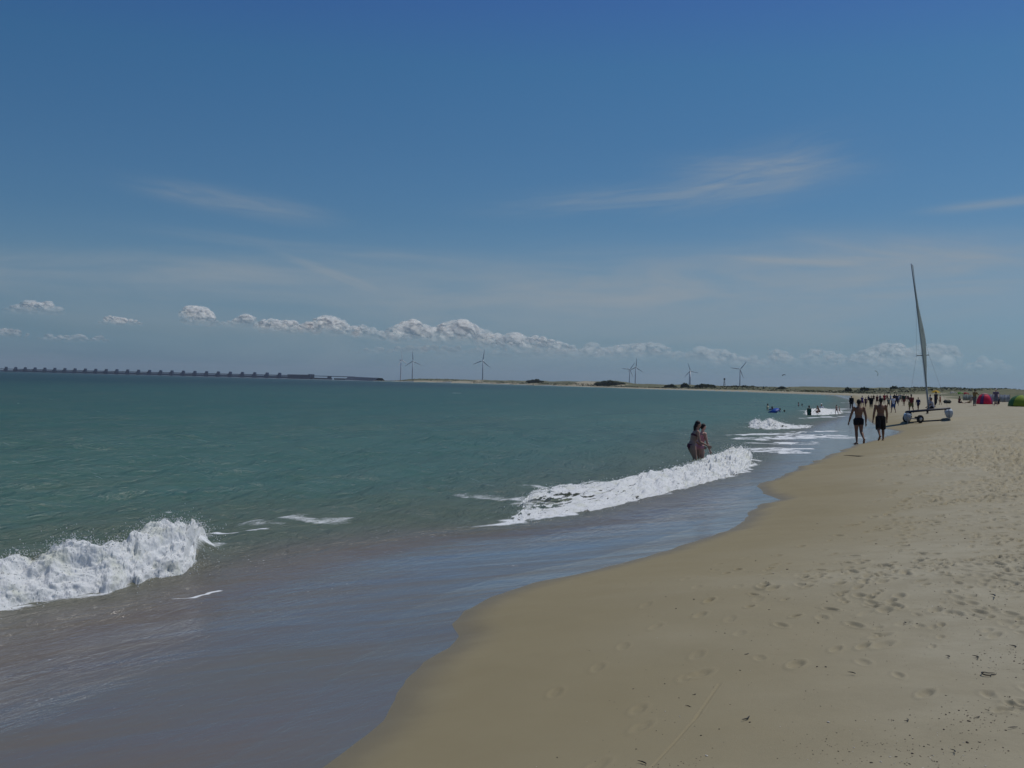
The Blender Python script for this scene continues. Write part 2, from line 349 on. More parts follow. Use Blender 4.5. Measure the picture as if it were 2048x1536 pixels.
def sand_material():
    m, n, b, out = new_mat('sand')
    pos = n.new('ShaderNodeNewGeometry').outputs['Position']
    s = n.attr('shore'); veg = n.attr('veg')
    big = n.noise(pos, 0.35, 4, 0.6); mid = n.noise(pos, 2.6, 5, 0.65); fine = n.noise(pos, 60, 3, 0.7); grain = n.noise(pos, 420, 2, 0.8)
    dryc = n.mix(n.ss(big, 0.3, 0.7), (0.350, 0.306, 0.205), (0.382, 0.344, 0.245))
    dryc = n.mix(n.ss(mid, 0.35, 0.75), dryc, (0.318, 0.280, 0.190))
    damp = n.mix(mid, (0.262, 0.215, 0.118), (0.292, 0.247, 0.143))
    sj = n.m('ADD', s, n.m('MULTIPLY', n.m('SUBTRACT', big, 0.5), 2.4))
    c = n.mix(n.ss(sj, 0.6, 4.2), damp, dryc)
    wet = n.mix(mid, (0.200, 0.163, 0.092), (0.225, 0.186, 0.108))
    c = n.mix(n.ss(n.m('ADD', s, n.m('MULTIPLY', n.m('SUBTRACT', mid, 0.5), 0.3)), 0.02, 0.42), wet, c)
    c = n.mix(n.m('MULTIPLY', n.ss(grain, 0.55, 0.8), 0.35), c, (0.16, 0.13, 0.09), 'MIX')
    c = n.mix(n.m('MULTIPLY', n.ss(fine, 0.56, 0.8), 0.30), c, (0.20, 0.16, 0.11))
    v1 = n.noise(pos, 0.06, 5, 0.7); v2 = n.noise(pos, 0.35, 5, 0.7)
    vc = n.mix(n.ss(v1, 0.35, 0.65), (0.105, 0.11, 0.05), (0.155, 0.145, 0.075))
    vc = n.mix(n.ss(v2, 0.5, 0.7), vc, (0.06, 0.075, 0.035))
    vm = n.ss(n.m('ADD', veg, n.m('MULTIPLY', n.m('SUBTRACT', v2, 0.5), 0.9)), 0.4, 0.6)
    c = n.mix(vm, c, vc)
    n.put(b.inputs['Base Color'], c)
    n.put(b.inputs['Roughness'], n.mix(n.ss(s, 0.0, 0.5), (0.45,) * 3, (0.93,) * 3))
    b.inputs['Specular IOR Level'].default_value = 0.25
    bm_ = n.new('ShaderNodeBump'); bm_.inputs['Strength'].default_value = 0.5; bm_.inputs['Distance'].default_value = 0.02
    hh = n.m('ADD', n.m('MULTIPLY', n.noise(pos, 9, 6, 0.68), n.ss(s, 0.5, 5.0)), n.m('MULTIPLY', grain, 0.16))
    n.put(bm_.inputs['Height'], hh); n.l.new(bm_.outputs[0], b.inputs['Normal'])
    return m

def sea_material():
    m, n, b, out = new_mat('sea_water'); n.n.remove(b)
    pos = n.new('ShaderNodeNewGeometry').outputs['Position']
    s = n.attr('shore'); bd = n.attr('surf'); fo = n.attr('foam')
    sp = n.new('ShaderNodeSeparateXYZ'); n.l.new(pos, sp.inputs[0])
    # stretch the ripples along the wave crests
    ca, sa = 0.93, -0.37
    across = n.m('ADD', n.m('MULTIPLY', sp.outputs[0], ca), n.m('MULTIPLY', sp.outputs[1], sa))
    along = n.m('ADD', n.m('MULTIPLY', sp.outputs[0], -sa), n.m('MULTIPLY', sp.outputs[1], ca))
    st = n.comb(across, n.m('MULTIPLY', along, 0.30))
    patch = n.noise(pos, 0.03, 4, 0.6); patch2 = n.noise(st, 0.35, 4, 0.6)
    off = n.m('ADD', n.m('MULTIPLY', bd, -1.0), n.m('MULTIPLY', n.m('SUBTRACT', patch2, 0.5), 2.0))   # metres seaward of the surf
    c = n.mix(n.ss(off, -1.2, 1.2), (0.166, 0.139, 0.107), (0.100, 0.125, 0.072))
    c = n.mix(n.ss(off, 0.5, 7.0), c, (0.058, 0.138, 0.100))
    c = n.mix(n.ss(off, 6.0, 40.0), c, (0.030, 0.104, 0.079))
    c = n.mix(n.ss(off, 35.0, 240.0), c, (0.010, 0.046, 0.048))
    c = n.mix(n.m('MULTIPLY', n.ss(patch, 0.42, 0.68), 0.28), c, (0.045, 0.075, 0.062))
    c = n.mix(n.m('MULTIPLY', n.ss(patch2, 0.45, 0.75), 0.22), c, (0.13, 0.155, 0.095))
    # foam lace
    l1 = n.noise(st, 5.0, 6, 0.7, 1.5); l2 = n.noise(pos, 26, 4, 0.7, 0.5)
    lace = n.m('ADD', n.m('MULTIPLY', l1, 0.6), n.m('MULTIPLY', l2, 0.4))
    fm = n.ss(n.m('ADD', n.m('SUBTRACT', lace, 0.98), fo), -0.04, 0.30)
    fm = n.m('MULTIPLY', fm, n.ss(fo, 0.02, 0.2))
    # specks of bubbles left on the wash
    vo = n.new('ShaderNodeTexVoronoi'); n.l.new(pos, vo.inputs['Vector']); vo.inputs['Scale'].default_value = 11
    speck = n.m('MULTIPLY', n.m('LESS_THAN', vo.outputs['Distance'], 0.10), n.m('MULTIPLY', n.ss(n.noise(pos, 0.9, 3), 0.52, 0.7), n.m('MULTIPLY', n.ss(bd, -3.0, 0.3), n.ss(bd, 3.2, 1.0))))
    fm = n.m('MAXIMUM', fm, n.m('MULTIPLY', speck, 0.8))
    # ripples
    calm = n.ss(bd, 1.4, 0.0)
    h = n.m('ADD', n.m('MULTIPLY', n.noise(st, 3.2, 6, 0.62, 0.4), 1.0), n.m('ADD', n.m('MULTIPLY', n.noise(st, 0.7, 4, 0.6, 0.3), 2.2), n.m('MULTIPLY', n.noise(st, 8.5, 4, 0.65, 0.3), 0.55)))
    calmst = n.comb(n.m('MULTIPLY', across, 0.35), n.m('MULTIPLY', along, 1.6))
    fa = n.m('ADD', n.m('MULTIPLY', sp.outputs[0], 0.86), n.m('MULTIPLY', sp.outputs[1], 0.51)); fb = n.m('SUBTRACT', n.m('MULTIPLY', sp.outputs[1], 0.86), n.m('MULTIPLY', sp.outputs[0], 0.51))
    hw = n.m('ADD', n.m('MULTIPLY', n.noise(st, 9, 5, 0.65, 0.4), n.m('ADD', 0.03, n.m('MULTIPLY', n.ss(bd, 2.6, 0.2), 0.30))), n.m('MULTIPLY', n.noise(n.comb(n.m('MULTIPLY', fa, 0.5), n.m('MULTIPLY', fb, 5.0)), 1.0, 5, 0.6), 0.028))
    hs = n.m('ADD', n.m('MULTIPLY', h, n.m('ADD', n.m('MULTIPLY', calm, 0.97), 0.03)), hw)
    bp = n.new('ShaderNodeBump'); bp.inputs['Strength'].default_value = 1.0; bp.inputs['Distance'].default_value = 0.15
    n.put(bp.inputs['Height'], hs)
    df = n.new('ShaderNodeBsdfDiffuse'); n.put(df.inputs[0], c); n.l.new(bp.outputs[0], df.inputs['Normal'])
    gl = n.new('ShaderNodeBsdfGlossy'); gl.inputs[0].default_value = (1, 1, 1, 1); n.l.new(bp.outputs[0], gl.inputs['Normal'])
    swash = n.noise(calmst, 1.4, 4, 0.6, 0.4)
    n.put(gl.inputs['Roughness'], n.m('ADD', n.m('MULTIPLY', calm, 0.12), n.m('MULTIPLY', swash, 0.22)))
    streak = n.noise(n.comb(n.m('MULTIPLY', fa, 0.22), n.m('MULTIPLY', fb, 2.4)), 1.0, 6, 0.62, 0.5)      # run-off lines of the backwash
    sheen = n.ss(n.m('ADD', n.m('MULTIPLY', streak, 0.7), n.m('MULTIPLY', n.noise(pos, 0.55, 3), 0.3)), 0.34, 0.68)
    fr = n.new('ShaderNodeFresnel'); fr.inputs[0].default_value = 1.333; n.l.new(bp.outputs[0], fr.inputs['Normal'])
    cap = n.m('ADD', 0.66, n.m('MULTIPLY', calm, -0.44))           # a rough sea never mirrors fully at grazing angles
    fac = n.m('MINIMUM', n.m('MULTIPLY', fr.outputs[0], n.m('ADD', n.m('MULTIPLY', sheen, 0.85), 0.72)), cap)
    ms = n.new('ShaderNodeMixShader'); n.put(ms.inputs[0], fac); n.l.new(df.outputs[0], ms.inputs[1]); n.l.new(gl.outputs[0], ms.inputs[2])
    fd = n.new('ShaderNodeBsdfDiffuse'); fd.inputs[0].default_value = (0.74, 0.76, 0.76, 1)
    m2 = n.new('ShaderNodeMixShader'); n.put(m2.inputs[0], fm); n.l.new(ms.outputs[0], m2.inputs[1]); n.l.new(fd.outputs[0], m2.inputs[2])
    n.l.new(m2.outputs[0], out.inputs[0])
    return m

VEG = sstep(Sd, 24, 52) * (0.75 + 0.25 * fbm(GX / 30, GY / 30, 3, 71))
_u = 1024 + F * GX / np.maximum(GY, 1)
VEG = np.where((GY > 60) & (_u > 1850), np.maximum(VEG, sstep(Sd, 20, 24) * sstep(_u, 1870, 1910) * (0.8 + 0.4 * fbm(GX / 9, GY / 9, 3, 78)) * (1 - np.exp(-((RR - 480) / 45.0) ** 2))), VEG)
# open sand faces in the far dunes
U = 1024 + F * GX / np.maximum(GY, 1)
for (uc_, uw_, sc_, sw_, am_) in [(1165, 34, 55, 40, .9), (1238, 12, 40, 30, .8), (910, 80, 30, 30, .7), (790, 55, 25, 28, .7), (1330, 30, 40, 16, .5), (1560, 50, 36, 12, .5)]:
    q_ = np.where(GY > 300, am_ * np.exp(-((U - uc_) / uw_) ** 2 - ((Sd - sc_) / sw_) ** 2) * (1 + .7 * fbm(GX / 14, GY / 14, 3, 5)), 0); VEG = VEG * (1 - np.clip(q_ * 1.3, 0, 1))
me = grid_mesh('beach', GX, GY, ZL, attrs={'shore': Sd, 'veg': VEG})
link('beach', me, sand_material(), kind='structure', label='sandy beach sloping to the water with dunes round the bay')
me = grid_mesh('sea', GX, GY, ZW, keep=Sd < 0.12, attrs={'shore': Sd, 'surf': Bd, 'foam': FOAM})
link('sea', me, sea_material(), kind='structure', label='green sea with small waves and thin wash on the sand')

# ------------------------------------------------------------------ breaking surf
def foam_material():
    m, n, b, out = new_mat('surf_foam'); n.n.remove(b)
    pos = n.new('ShaderNodeNewGeometry').outputs['Position']
    k = n.noise(pos, 30, 6, 0.78); k2 = n.noise(pos, 3, 3, 0.6)
    c = n.mix(n.ss(k, 0.46, 0.66), (0.95, 0.96, 0.95), (0.80, 0.83, 0.81))
    c = n.mix(n.m('MULTIPLY', n.ss(k2, 0.50, 0.72), 0.55), c, (0.70, 0.72, 0.57))
    bp = n.new('ShaderNodeBump'); bp.inputs['Strength'].default_value = 0.8; bp.inputs['Distance'].default_value = 0.012
    n.put(bp.inputs['Height'], n.noise(pos, 80, 5, 0.78))
    d = n.new('ShaderNodeBsdfDiffuse'); n.put(d.inputs[0], c); n.l.new(bp.outputs[0], d.inputs['Normal'])
    t = n.new('ShaderNodeBsdfTranslucent'); n.put(t.inputs[0], c)
    ms = n.new('ShaderNodeMixShader'); ms.inputs[0].default_value = 0.22; n.l.new(d.outputs[0], ms.inputs[1]); n.l.new(t.outputs[0], ms.inputs[2])
    ed = n.attr('edge'); frn = n.m('ADD', n.m('MULTIPLY', n.noise(pos, 24, 5, 0.7), 0.6), n.m('MULTIPLY', n.noise(pos, 90, 3, 0.7), 0.4))
    al = n.ss(n.m('ADD', ed, n.m('MULTIPLY', n.m('SUBTRACT', frn, 0.5), 1.5)), 0.10, 0.42)
    tr = n.new('ShaderNodeBsdfTransparent'); m2 = n.new('ShaderNodeMixShader'); n.put(m2.inputs[0], al); n.l.new(tr.outputs[0], m2.inputs[1]); n.l.new(ms.outputs[0], m2.inputs[2])
    n.l.new(m2.outputs[0], out.inputs[0])
    return m
FOAM_M = foam_material()
def surf(B, nt, nv, lump, seed, lace, label, spray, sp_h):
    toe, top, H = breaker_pts(B)
    K = len(B); t = np.linspace(0, K - 1, nt); ar = np.arange(K)
    ip = lambda arr: np.interp(t, ar, arr)
    TX, TY, CX, CY, HH = ip([p.x for p in toe]), ip([p.y for p in toe]), ip([p.x for p in top]), ip([p.y for p in top]), ip(H)
    v = np.linspace(-0.16, 1.22, nv)[:, None]
    X = TX + (CX - TX) * v; Y = TY + (CY - TY) * v
    X, Y = np.broadcast_to(X, (nv, nt)).copy(), np.broadcast_to(Y, (nv, nt)).copy(); V = np.broadcast_to(v, (nv, nt)); HHb = np.broadcast_to(HH, (nv, nt))
    prof = np.where(V < 0.86, sstep(V, -0.12, 0.9) ** 0.8, 1 - sstep(V, 0.86, 1.5) ** 1.4)
    env = np.clip(np.minimum((V + 0.16) * 6, (1.22 - V) * 3), 0, 1); tt = np.broadcast_to(t, (nv, nt)); env = env * np.clip(np.minimum(tt, K - 1 - tt) * 1.4, 0, 1)
    seg = np.hypot(np.diff(CX), np.diff(CY)); A = np.broadcast_to(np.concatenate([[0], np.cumsum(seg)]), (nv, nt)); Wd = np.sqrt((CX - TX) ** 2 + (CY - TY) ** 2 + HH ** 2)
    Bv = V * Wd
    n1 = fbm(A / 0.42, Bv / 0.34, 3, seed); n2 = np.abs(fbm(A / 0.16, Bv / 0.14, 3, seed + 9)); n3 = fbm(A / 0.05, Bv / 0.045, 3, seed + 20)
    nrm = np.stack([TX - CX, TY - CY], 0) / np.maximum(0.05, np.hypot(TX - CX, TY - CY))       # the way the wave falls
    up = np.clip(V, 0.25, 1.0)
    dsp = env * (HHb + 0.05) * lump * (0.46 * n1 + 0.10 * (n2 - 0.3) + 0.05 * n3)
    Z = HHb * prof + dsp * (0.35 + 0.65 * up) - 0.012
    Z = Z - 0.06 * (1 - sstep(V, -0.16, 0.10))
    X = X + nrm[0] * dsp * (0.9 - 0.5 * up); Y = Y + nrm[1] * dsp * (0.9 - 0.5 * up)
    rag = fbm(A / 0.3, Bv / 0.2, 5, seed + 55, 0.68)
    la = lace(V, tt) if lace else 0
    edge = env * 1.5 + 0.62 * rag - la - 0.12
    keep = edge > -0.25
    k4 = keep[:-1, :-1] & keep[1:, 1:] & keep[:-1, 1:] & keep[1:, :-1]
    kk = np.zeros_like(keep); kk[:-1, :-1] = k4
    nr, ntt = X.shape; idx = np.arange(nr * ntt).reshape(nr, ntt)
    f = np.stack([idx[:-1, :-1], idx[:-1, 1:], idx[1:, 1:], idx[1:, :-1]], -1)[k4]
    co = np.stack([X.ravel(), Y.ravel(), Z.ravel()], -1)
    vs, fs = [co], [f]
    # flung drops and clots
    base = len(co); ico = np.array([(1, 0, 0), (-1, 0, 0), (0, 1, 0), (0, -1, 0), (0, 0, 1), (0, 0, -1)], float); icf = [(0, 2, 4), (2, 1, 4), (1, 3, 4), (3, 0, 4), (2, 0, 5), (1, 2, 5), (3, 1, 5), (0, 3, 5)]
    tris = []; dv = []
    for _ in range(spray):
        j = random.randrange(nt); lip = random.random() < 0.62
        vv = random.gauss(0.88, 0.12) if lip else random.uniform(-0.25, 1.0)
        i = min(nv - 1, max(0, int((vv + 0.16) / 1.38 * (nv - 1))))
        if not (0.3 < t[j] < K - 1.2): continue
        p = np.array([X[i, j], Y[i, j], max(0.0, Z[i, j])]) + np.array([random.gauss(0, .05), random.gauss(0, .05), random.expovariate(1 / (.7 * sp_h * (HH[j] + 0.05)))])
        if not lip: p[0] += random.gauss(0.0, .12); p[2] = max(0.004, Z[i, j]) + abs(random.gauss(0, 0.02))
        rad = random.uniform(0.0025, 0.0085) * (1.0 if p[1] < 16 else min(3.0, p[1] / 16))
        dv.append(p + ico * rad * np.array([1, 1, random.uniform(.7, 1.3)])); tris += [tuple(q + base for q in ff) for ff in icf]; base += 6
    me = bpy.data.meshes.new('surf_foam')
    allv = np.concatenate([co] + dv) if dv else co
    me.from_pydata(allv.tolist(), [], [tuple(q) for q in f.tolist()] + tris)
    me.polygons.foreach_set('use_smooth', np.ones(len(me.polygons), bool)); me.update()
    at = me.attributes.new('edge', 'FLOAT', 'POINT'); at.data.foreach_set('value', np.concatenate([edge.ravel(), np.ones(len(allv) - len(co))]).astype(np.float32))
    # drop loose points
    bm = bmesh.new(); bm.from_mesh(me); bmesh.ops.delete(bm, geom=[q for q in bm.verts if not q.link_faces], context='VERTS'); bm.to_mesh(me); bm.free()
    link('surf_foam', me, FOAM_M, kind='stuff', label=label, category='surf foam')
surf(B1, 900, 150, 0.55, 3, lambda V, T: 1.5 * sstep(V, 0.70 + 0.22 * np.sin(T * 2.1 + 1.0) + 0.12 * np.sin(T * 5.3), 1.12 + 0.1 * np.sin(T * 3.1)) + 0.35 * sstep(T, 11.0, 13.0), 'churning white foam of the near breaker at the left edge', 2600, 0.10)
surf(B2, 1000, 120, 0.50, 103, lambda V, T: 0.16 + 0.22 * np.sin(T * 2.3 + V * 5) * np.sin(V * 7 + T) + np.clip(1.0 - (T - 2.0) / 3.0, 0, 1) * (0.25 + 0.9 * np.exp(-((V - 0.45) / 0.28) ** 2)), 'long white foam of the second breaker before the two wading girls', 1500, 0.16)
surf(B3, 360, 70, 0.5, 203, lambda V, T: 0.42 + 0.75 * np.exp(-((V - 0.3) / 0.22) ** 2 - ((T - 4.0) / 1.1) ** 2) + 0.25 * np.sin(T * 4.1 + 3 * V), 'splash of a small breaker beyond the two wading girls', 500, 0.2)
surf(B4, 260, 50, 0.5, 303, lambda V, T: 0.45 + 0.3 * np.sin(T * 5), 'far white surf among the bathers', 200, 0.15)

# ================================================================== small helpers for things
MATS = {}
def M(name, col, rough=0.6, spec=0.3, var=0.12, scale=14, metal=0.0, trans=0.0):
    key = (name, col, rough, trans)
    if key in MATS: return MATS[key]
    m, n, b, out = new_mat(name)
    tcn = n.new('ShaderNodeTexCoord')
    k = n.noise(tcn.outputs['Object'], scale, 4, 0.6)
    lo = tuple(c * (1 - var) for c in col); hi = tuple(min(1, c * (1 + var)) for c in col)
    c = n.mix(n.ss(k, 0.35, 0.65), lo, hi); n.put(b.inputs['Base Color'], c)
    b.inputs['Roughness'].default_value = rough; b.inputs['Specular IOR Level'].default_value = spec; b.inputs['Metallic'].default_value = metal
    if trans:
        t = n.new('ShaderNodeBsdfTranslucent'); n.put(t.inputs[0], c); ms = n.new('ShaderNodeMixShader'); ms.inputs[0].default_value = trans
        n.l.new(b.outputs[0], ms.inputs[1]); n.l.new(t.outputs[0], ms.inputs[2]); n.l.new(ms.outputs[0], out.inputs[0])
    MATS[key] = m; return m

def thing(name, label, cat, loc=(0, 0, 0), rz=0.0, group=None):
    o = bpy.data.objects.new(name, None); C.objects.link(o); o.location = loc; o.rotation_euler = (0, 0, rz)
    o.empty_display_size = 0.2; o['label'] = label; o['category'] = cat
    if group: o['group'] = group
    return o
def dup(root, loc, rz, label, group=None):
    r = root.copy(); C.objects.link(r); r.location = loc; r.rotation_euler = (0, 0, rz); r['label'] = label
    if group: r['group'] = group
    for ch in list(root.children):
        c = ch.copy(); C.objects.link(c); c.parent = r
        for g in ch.children:
            d = g.copy(); C.objects.link(d); d.parent = c
    return r

def tube(bm, pts, rad, seg=12, side=None, cap=True):
    """a smooth tapering tube through pts; rad entries are r or (half width along side, other half width)"""
    pts = [Vector(p) for p in pts]; n = len(pts); rings = []
    sd = Vector(side) if side is not None else None
    for i, p in enumerate(pts):
        t = (pts[min(i + 1, n - 1)] - pts[max(i - 1, 0)]).normalized()
        s0 = sd if sd is not None else (Vector((1, 0, 0)) if abs(t.x) < 0.9 else Vector((0, 1, 0)))
        a = (s0 - t * s0.dot(t)).normalized(); b = t.cross(a)
        ra, rb = rad[i] if hasattr(rad[i], '__len__') else (rad[i], rad[i])
        rings.append([bm.verts.new(p + a * (ra * math.cos(q)) + b * (rb * math.sin(q))) for q in [2 * math.pi * k / seg for k in range(seg)]])
    for r0, r1 in zip(rings, rings[1:]):
        for k in range(seg): bm.faces.new((r0[k], r0[(k + 1) % seg], r1[(k + 1) % seg], r1[k]))
    if cap:
        for ring, p, q, sg in ((rings[0], pts[0], pts[1], -1), (rings[-1], pts[-1], pts[-2], 1)):
            r_ = rad[0] if sg < 0 else rad[-1]; r_ = min(r_) if hasattr(r_, '__len__') else r_
            c = bm.verts.new(p + (p - q).normalized() * r_ * 0.6)
            for k in range(seg):
                f = (ring[k], ring[(k + 1) % seg], c); bm.faces.new(f if sg > 0 else f[::-1])
    return rings
def ball(bm, c, r, rot=None, sub=2):
    m = Matrix.Translation(c) @ (rot.to_4x4() if rot else Matrix()) @ Matrix.Diagonal((*r, 1)) if hasattr(r, '__len__') else Matrix.Translation(c) @ Matrix.Scale(r, 4)
    bmesh.ops.create_icosphere(bm, subdivisions=sub, radius=1.0, matrix=m)
def box(bm, c, d, rot=None):
    m = Matrix.Translation(c) @ (rot.to_4x4() if rot else Matrix()) @ Matrix.Diagonal((*d, 1))
    bmesh.ops.create_cube(bm, size=1.0, matrix=m)
def mesh(name, bm, mat=None, parent=None, smooth=True, **props):
    me = bpy.data.meshes.new(name); bmesh.ops.recalc_face_normals(bm, faces=bm.faces[:]); bm.to_mesh(me); bm.free()
    me.polygons.foreach_set('use_smooth', np.full(len(me.polygons), smooth)); me.update()
    return link(name, me, mat, parent, **props)
def remeshed(name, bm, voxel, mat, parent, iters=3):
    me = bpy.data.meshes.new('tmp'); bmesh.ops.recalc_face_normals(bm, faces=bm.faces[:]); bm.to_mesh(me); bm.free()
    o = bpy.data.objects.new('tmp', me); C.objects.link(o)
    r = o.modifiers.new('r', 'REMESH'); r.mode = 'VOXEL'; r.voxel_size = voxel; r.use_smooth_shade = True
    sm = o.modifiers.new('s', 'SMOOTH'); sm.iterations = iters; sm.factor = 0.5
    dg = bpy.context.evaluated_depsgraph_get()
    nm = bpy.data.meshes.new_from_object(o.evaluated_get(dg)); bpy.data.objects.remove(o); bpy.data.meshes.remove(me)
    nm.name = name; nm.materials.clear()
    nm.polygons.foreach_set('use_smooth', np.ones(len(nm.polygons), bool))
    return link(name, nm, mat, parent)

# ================================================================== storm surge barrier
def barrier():
    D0, D1 = 4900.0, 4150.0; u0, u1 = -45, 583
    A, B = polar(u0, D0), polar(u1, D1)
    ax = (B - A).normalized(); L = (B - A).length; ang = math.atan2(ax.y, ax.x)
    t = thing('surge_barrier', 'long blue-grey storm surge barrier of many piers crossing the mouth of the bay', 'barrier', A, ang)
    steel = M('barrier_steel', (0.045, 0.10, 0.185), 0.7, var=0.2, scale=0.05); conc = M('barrier_concrete', (0.008, 0.040, 0.105), 0.85, var=0.15, scale=0.1); deckm = M('barrier_deck', (0.016, 0.052, 0.115), 0.8, scale=0.1)  # blue of the far haze put into the gate, pier and deck colours
    n = 30; step = L / (n - 1)
    first = None
    for k in range(n):
        h = 21.5 if k < n - 1 else 15
        if first is None:
            bm = bmesh.new()
            prof = [(-5, -4), (9, -4), (9, 20.5), (7.5, 22), (0, 22), (-1.5, 16), (-9, 10.5), (-9, 3), (-6, 1)]
            vs0 = [bm.verts.new((x, -4, z)) for x, z in prof]; vs1 = [bm.verts.new((x, 4, z)) for x, z in prof]
            bm.faces.new(vs0); bm.faces.new(vs1[::-1])
            for i in range(len(prof)): bm.faces.new((vs0[i], vs1[i], vs1[(i + 1) % len(prof)], vs0[(i + 1) % len(prof)]))
            bmesh.ops.bevel(bm, geom=bm.edges[:], offset=0.5, segments=1, affect='EDGES')
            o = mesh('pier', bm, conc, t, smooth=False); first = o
        else:
            o = first.copy(); C.objects.link(o); o.parent = t
        o.location = (k * step, 0, 0); o.scale = (1, 1, h / 21.5)
    gate0 = None
    for k in range(n - 1):
        if gate0 is None:
            bm = bmesh.new(); w_ = step - 17
            box(bm, (step / 2, 0, 4.4), (w_, 1.5, 7.6))
            for j in range(9): box(bm, (step / 2 - w_ / 2 + (j + .5) * w_ / 9, -1.8, 5.0), (0.8, 2.2, 8.6))
            for z in (1.4, 8.8): box(bm, (step / 2, -1.9, z), (w_, 2.4, 0.9))
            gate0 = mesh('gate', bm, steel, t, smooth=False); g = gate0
        else:
            g = gate0.copy(); C.objects.link(g); g.parent = t
        g.location = (k * step, 0, 0 if k > 3 else -2.6)
    bm = bmesh.new()
    box(bm, (L / 2, 6, 11.6), (L, 9, 2.2)); box(bm, (L / 2, 1.2, 13.2), (L, 0.3, 1.0))
    box(bm, (-560, 6, 11.6), (1120, 9, 2.2))
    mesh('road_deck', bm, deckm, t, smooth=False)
    # solid end piece, then the open approach and the dam that joins the spit
    bm = bmesh.new(); box(bm, (L + 40, 0, 7.5), (100, 26, 18)); box(bm, (L + 92, 0, 8.5), (10, 26, 21))
    mesh('abutment', bm, M('barrier_dark', (0.012, 0.032, 0.075), 0.85, scale=0.1), t, smooth=False)  # abutment colour carries the same haze blue
    bm = bmesh.new(); box(bm, (L + 190, 0, 12.6), (190, 12, 2.6)); box(bm, (L + 175, 0, 6), (9, 14, 13)); box(bm, (L + 140, 10, 3), (80, 4, 6)); box(bm, (L + 230, 10, 3), (80, 4, 6))
    mesh('approach_span', bm, deckm, t, smooth=False)
    P = t.matrix_world
    e = A + ax * (L + 270)
    bm = bmesh.new(); tipv = polar(760, 2560); nrm = Vector((-(tipv - e).y, (tipv - e).x, 0)).normalized()
    prof = [(-26, -3), (-9, 13), (9, 13), (26, -3)]; prev = None
    for q in range(13):
        c = e.lerp(tipv, q / 12); sc = 1 - 0.42 * q / 12
        ring = [bm.verts.new(c + nrm * x * sc + Vector((0, 0, z * sc + 0.25 * math.sin(q * 2.3 + x)))) for x, z in prof]
        if prev:
            for i in range(3): bm.faces.new((prev[i], prev[i + 1], ring[i + 1], ring[i]))
        prev = ring
    mesh('stone_dam', bm, M('dam_stone', (0.025, 0.045, 0.08), 0.9, var=0.25, scale=0.08), None, smooth=False, label='dark stone dam running from the surge barrier to the sandy spit', category='dam')  # stone colour tinted with haze blue like the barrier
barrier()

# ================================================================== wind turbines
def turbine_proto():
    t = thing('wind_turbine', '', 'wind turbine', group='wind turbines behind the dunes')
    wm = M('turbine_paint', (0.68, 0.70, 0.72), 0.5, var=0.04, scale=0.2)
    bm = bmesh.new(); tube(bm, [(0, 0, -8), (0, 0, 0), (0, 0, 30), (0, 0, 59)], [2.6, 2.4, 1.9, 1.35], 16); mesh('tower', bm, wm, t)
    bm = bmesh.new(); tube(bm, [(0, -3.0, 60), (0, -1.5, 60.2), (0, 3.5, 60.2), (0, 5.6, 60.1)], [(1.3, 1.4), (1.75, 1.8), (1.7, 1.75), (1.1, 1.2)], 12, side=(1, 0, 0)); mesh('nacelle', bm, wm, t)
    bm = bmesh.new(); tube(bm, [(0, 0, 0), (0, -1.2, 0), (0, -2.2, 0)], [1.5, 1.3, 0.5], 12); h = mesh('hub', bm, wm, t); h.location = (0, -3.2, 60)
    bl = None
    for k in range(3):
        if bl is None:
            bm = bmesh.new(); tube(bm, [(0, 0, 0.6), (0.2, 0, 3), (0.55, 0.1, 6.5), (0.4, 0.15, 14), (0.2, 0.1, 22), (0.05, 0, 29), (0, 0, 31.5)], [(0.75, 0.7), (0.8, 0.6), (1.75, 0.42), (1.35, 0.3), (1.0, 0.2), (0.6, 0.12), (0.2, 0.06)], 10, side=(1, 0, 0)); bl = mesh('blade', bm, wm, t); b = bl
        else: b = bl.copy(); C.objects.link(b); b.parent = t
        b.location = (0, -4.4, 60); b.rotation_euler = (0, math.radians(120 * k), 0)
    return t
TURB = [(801, 757, 720, 3050, -10, 55, 'wind turbine with one pale upper blade, farthest left above the sandy spit'),
        (824.5, 757, 722, 2950, -5, 8, 'wind turbine standing close beside the pale-bladed one above the spit'),
        (965, 761, 721.5, 2700, 9, -18, 'lone wind turbine under the big white cumulus'),
        (1258.7, 768, 738.8, 3000, 35, 10, 'smaller of the two overlapping wind turbines above the scrub hill'),
        (1270.4, 768, 734.5, 2650, 2, 18, 'taller of the two overlapping wind turbines above the scrub hill'),
        (1379.5, 770, 742, 2800, -18, 10, 'wind turbine with a thick tower standing in dark trees'),
        (1479.5, 773, 738.5, 2650, 38, 0, 'wind turbine farthest right, next to the small beacon tower')]
proto = None
for (u, yb, yh, D, ph, yaw, lab) in TURB:
    base = polar(u, D); hub_z = EYE + (HZ(u) - yh) / F * D; sc = hub_z / 66.0
    base.z = hub_z - 60 * sc
    if proto is None: proto = turbine_proto(); t = proto
    else: t = dup(proto, base, 0, lab)
    t['label'] = lab; t.location = base; t.scale = (sc,) * 3; t.rotation_euler = (0, 0, -math.atan2(base.x, base.y) + math.radians(yaw))
    if u == 1379.5: 
        for ch in t.children:
            if ch.name.startswith('tower'): ch.scale = (2.0, 2.0, 1)
    k = 0
    for ch in t.children:
        if ch.name.startswith('blade'): ch.rotation_euler = (0, math.radians(ph + 120 * k), 0); k += 1
